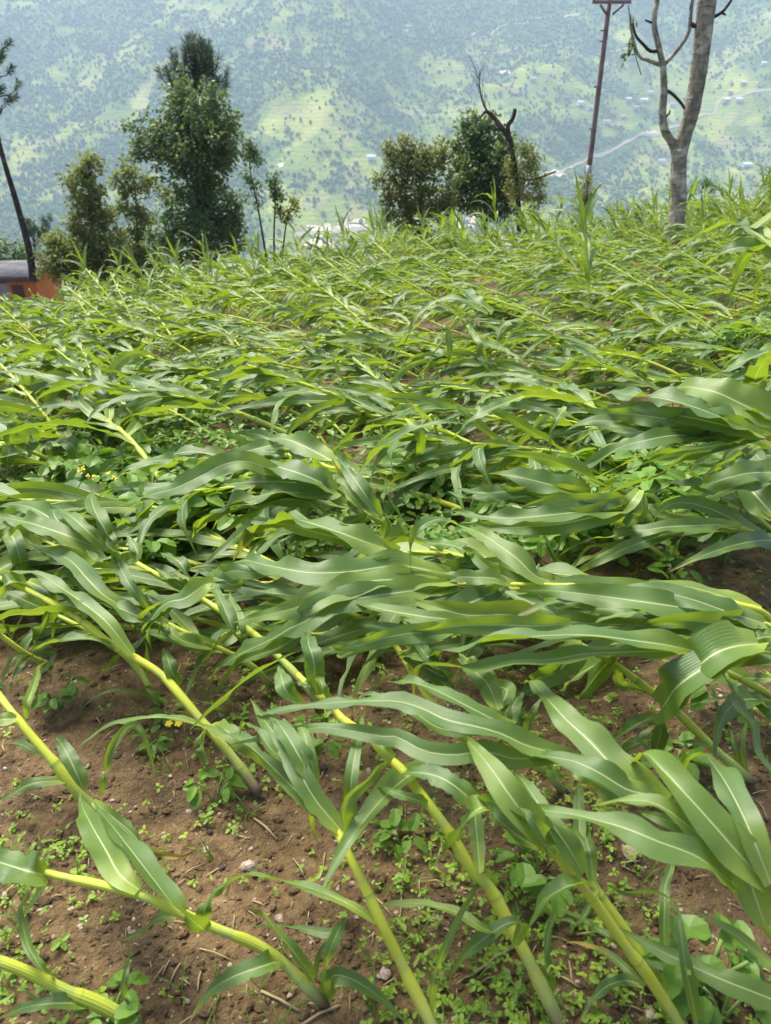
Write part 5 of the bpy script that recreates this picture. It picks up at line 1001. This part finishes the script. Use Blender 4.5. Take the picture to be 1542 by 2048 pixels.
for c in (Vector((0, 0, .05)), Vector((.022, .0, .05))):
    for a in range(5): round_leaf(m, c, Vector((math.cos(a * 1.257), math.sin(a * 1.257), .1)), Vector((0, -.2, 1)), .010, .010, rng, .5, 6)
m.build('petals', YELLOW, fl, False); st = MB(); st.tube([Vector((.01, 0, 0)), Vector((0, 0, .05))], .0012, 4, .5); st.build('stem', STEMG, fl)

# low bean and weed undergrowth beneath the fallen maize
rs = random.Random(61); ug = MB(); n = 0
while n < 9000:
    y = 2.1 + 7.5 * rs.random() ** 1.3; x = rs.uniform(-1, 1) * (0.6 * y + .5)
    if y > edge(x) - 1 or (y < 3.0 and x > .55 * y - .2): continue
    if fbm(x, y, 1.1, 51.0, 2) + rs.gauss(0, .25) < -.05: continue
    n += 1; z = soil_z(x, y); r = rs.random(); a0 = rs.uniform(0, 6.28); c = Vector((x, y, z + rs.uniform(.015, .13))); L = rs.uniform(.022, .055)
    for j in range(3):
        a = a0 + 2.09 * j; round_leaf(ug, c, Vector((math.cos(a), math.sin(a), rs.uniform(-.3, .3))), Vector((rs.gauss(0, .4), rs.gauss(0, .4) - .1, 1)), L, L * .7, rs, r, 5)
tag(ug.build('undergrowth', BEAN, None, False), 'low leafy undergrowth beneath the fallen maize', None, None, 'stuff')
# ground cover: seedlings, grass tufts, gravel, straw
rs = random.Random(99); wd = MB(); gr = MB(); gv = MB(); sw = MB(); cl = MB()
def spot(lo=1060):
    while True:
        px, py = rs.uniform(-120, 1660), rs.uniform(lo, 2130); p = at(px, py)
        return p
def dens(p): return fbm(p.x, p.y, 2.4, 31.0, 3)
n = 0
while n < 2700:
    p = spot()
    if 1.5 * dens(p) + rs.gauss(0, .22) < 0.05: continue
    n += 1; z = soil_z(p.x, p.y); s = rs.uniform(.0035, .0085) * (1.6 if rs.random() < .12 else 1); h = rs.uniform(.004, .022); c = Vector((p.x, p.y, z + h)); r = rs.random(); k = rs.choice((2, 3, 3, 4)); a0 = rs.uniform(0, 6.28)
    for j in range(k):
        a = a0 + 6.283 * j / k + rs.uniform(-.3, .3); round_leaf(wd, c + Vector((0, 0, rs.uniform(0, .006))), Vector((math.cos(a), math.sin(a), rs.uniform(-.2, .4))), Vector((rs.gauss(0, .3), rs.gauss(0, .3), 1)), s * 1.5, s * rs.uniform(.9, 1.4), rs, r, 6)
for k in range(420):
    p = spot()
    if dens(p) + rs.gauss(0, .3) < -0.02: continue
    z = soil_z(p.x, p.y); r = rs.random()
    for j in range(rs.randrange(4, 9)):
        a = rs.uniform(0, 6.28); L = rs.uniform(.02, .075); d = Vector((math.cos(a) * rs.uniform(.3, 1), math.sin(a) * rs.uniform(.3, 1), 1)).normalized(); b = Vector((-d.y, d.x, 0)).normalized() * rs.uniform(.0008, .0018)
        q = Vector((p.x + rs.gauss(0, .006), p.y + rs.gauss(0, .006), z)); m_ = q + d * L * .6; t = q + d * L + Vector((d.x, d.y, -.6)) * L * .25
        v = [gr.vert(q - b, 0, 0, r), gr.vert(q + b, 1, 0, r), gr.vert(m_ + b, 1, .6, r), gr.vert(m_ - b, 0, .6, r), gr.vert(t, .5, 1, r)]; gr.f += [(v[0], v[1], v[2], v[3]), (v[3], v[2], v[4])]
def pebble(mb, p, s, rs):
    z = soil_z(p.x, p.y); a = rs.uniform(0, 6.28); ca, sa = math.cos(a), math.sin(a); ax, ay, az = s * rs.uniform(.7, 1.3), s * rs.uniform(.6, 1), s * rs.uniform(.35, .6); rows = []
    for j in range(4):
        t = math.pi * (j + .5) / 4; wob = [1 + rs.uniform(-.28, .28) for _ in range(7)]
        rows.append([mb.vert((p.x + (math.sin(t) * math.cos(u) * ca * ax - math.sin(t) * math.sin(u) * sa * ay) * wob[i_], p.y + (math.sin(t) * math.cos(u) * sa * ax + math.sin(t) * math.sin(u) * ca * ay) * wob[(i_ + 3) % 7], z + az * .35 + math.cos(t) * az), 0, 0, .5) for i_, u in enumerate([6.283 * i / 7 for i in range(7)])])
    for a_, b_ in zip(rows, rows[1:]):
        for i in range(7): mb.f.append((a_[i], b_[i], b_[(i + 1) % 7], a_[(i + 1) % 7]))
    mb.f.append(tuple(rows[0])); mb.f.append(tuple(reversed(rows[-1])))
for k in range(1700): pebble(gv, spot(), abs(rs.gauss(0, .0022)) + .001, rs)
for k in range(260): pebble(cl, spot(), abs(rs.gauss(0, .0035)) + .0015, rs)
cr = MB()
for k in range(3600): pebble(cr, spot(), abs(rs.gauss(0, .0042)) + .002, rs)
tag(cr.build('soil_crumbs', SOIL, None, False), 'loose crumbs of brown soil', None, None, 'stuff')
for k in range(520):
    p = spot(); L = abs(rs.gauss(0, .022)) + .008; a = rs.uniform(0, 3.14); d = Vector((math.cos(a), math.sin(a), 0)) * L; q = p + d
    sw.tube([Vector((p.x, p.y, soil_z(p.x, p.y) + .003)), Vector(((p.x + q.x) / 2, (p.y + q.y) / 2, soil_z(p.x, p.y) + .006)), Vector((q.x, q.y, soil_z(q.x, q.y) + .003))], rs.uniform(.0007, .0016), 4, .5)
tag(wd.build('seedling_cover', WEED, None, False), 'bright green seedlings sprinkled over the brown soil', None, None, 'stuff')
tag(gr.build('grass_tufts', GRASS, None, False), 'thin grass tufts sprouting from the soil', None, None, 'stuff')
tag(gv.build('gravel', STONE, None, False), 'small pale gravel strewn on the soil', None, None, 'stuff')
tag(cl.build('dark_clods', CLOD, None, False), 'dark crumbs of earth on the soil', None, None, 'stuff')
tag(sw.build('straw_litter', STRAW), 'dry straw bits lying on the soil', None, None, 'stuff')
for px, py, s, lab in [(1258, 1718, .022, 'flat pinkish stone on the soil between the two bottom right plants'), (1345, 1608, .012, 'small tan stone under the right pale leaf'), (495, 1725, .013, 'pale stone chip on bare soil left of the middle stalk'), (558, 1830, .011, 'pinkish pebble above the purple stalk foot'), (470, 1645, .009, 'orange pebble left of the middle leaf bunch'),
                       (376, 1612, .007, 'white pebble on the soil near the dewy clover'), (770, 1945, .014, 'pale stone between the bottom stalks'), (1300, 2035, .016, 'pale stone at the bottom edge'), (1215, 1390, .010, 'reddish stone on the dark soil at right'), (370, 1555, .007, 'small tan pebble above the dewy clover')]:
    m = MB(); p = at(px, py); pebble(m, p, s, rs); tag(m.build('stone', STONE, None, False), lab, 'stone', 'stones on the soil')
for px, py, a, L, lab in [(560, 2000, -.45, .075, 'straw stalk on the soil below the purple foot'), (640, 2030, .5, .07, 'straw stalk tilted at the bottom edge'), (530, 1650, -.8, .08, 'dry straw left of the middle leaf bunch'), (990, 1925, .55, .10, 'brown twig between the bottom stalks'), (1190, 1875, 0.06, .07, 'brown twig behind the bright bottom right stalk')]:
    m = MB(); p = at(px, py); d = Vector((math.cos(a), math.sin(a), 0)) * (L / 2); p0, p1 = p - d, p + d
    m.tube([Vector((p0.x, p0.y, soil_z(p0.x, p0.y) + .004)), Vector((p.x, p.y, soil_z(p.x, p.y) + .009)), Vector((p1.x, p1.y, soil_z(p1.x, p1.y) + .004))], .0022, 6, .5); tag(m.build('straw_stalk', STRAW), lab, 'straw', 'larger straws on the soil')
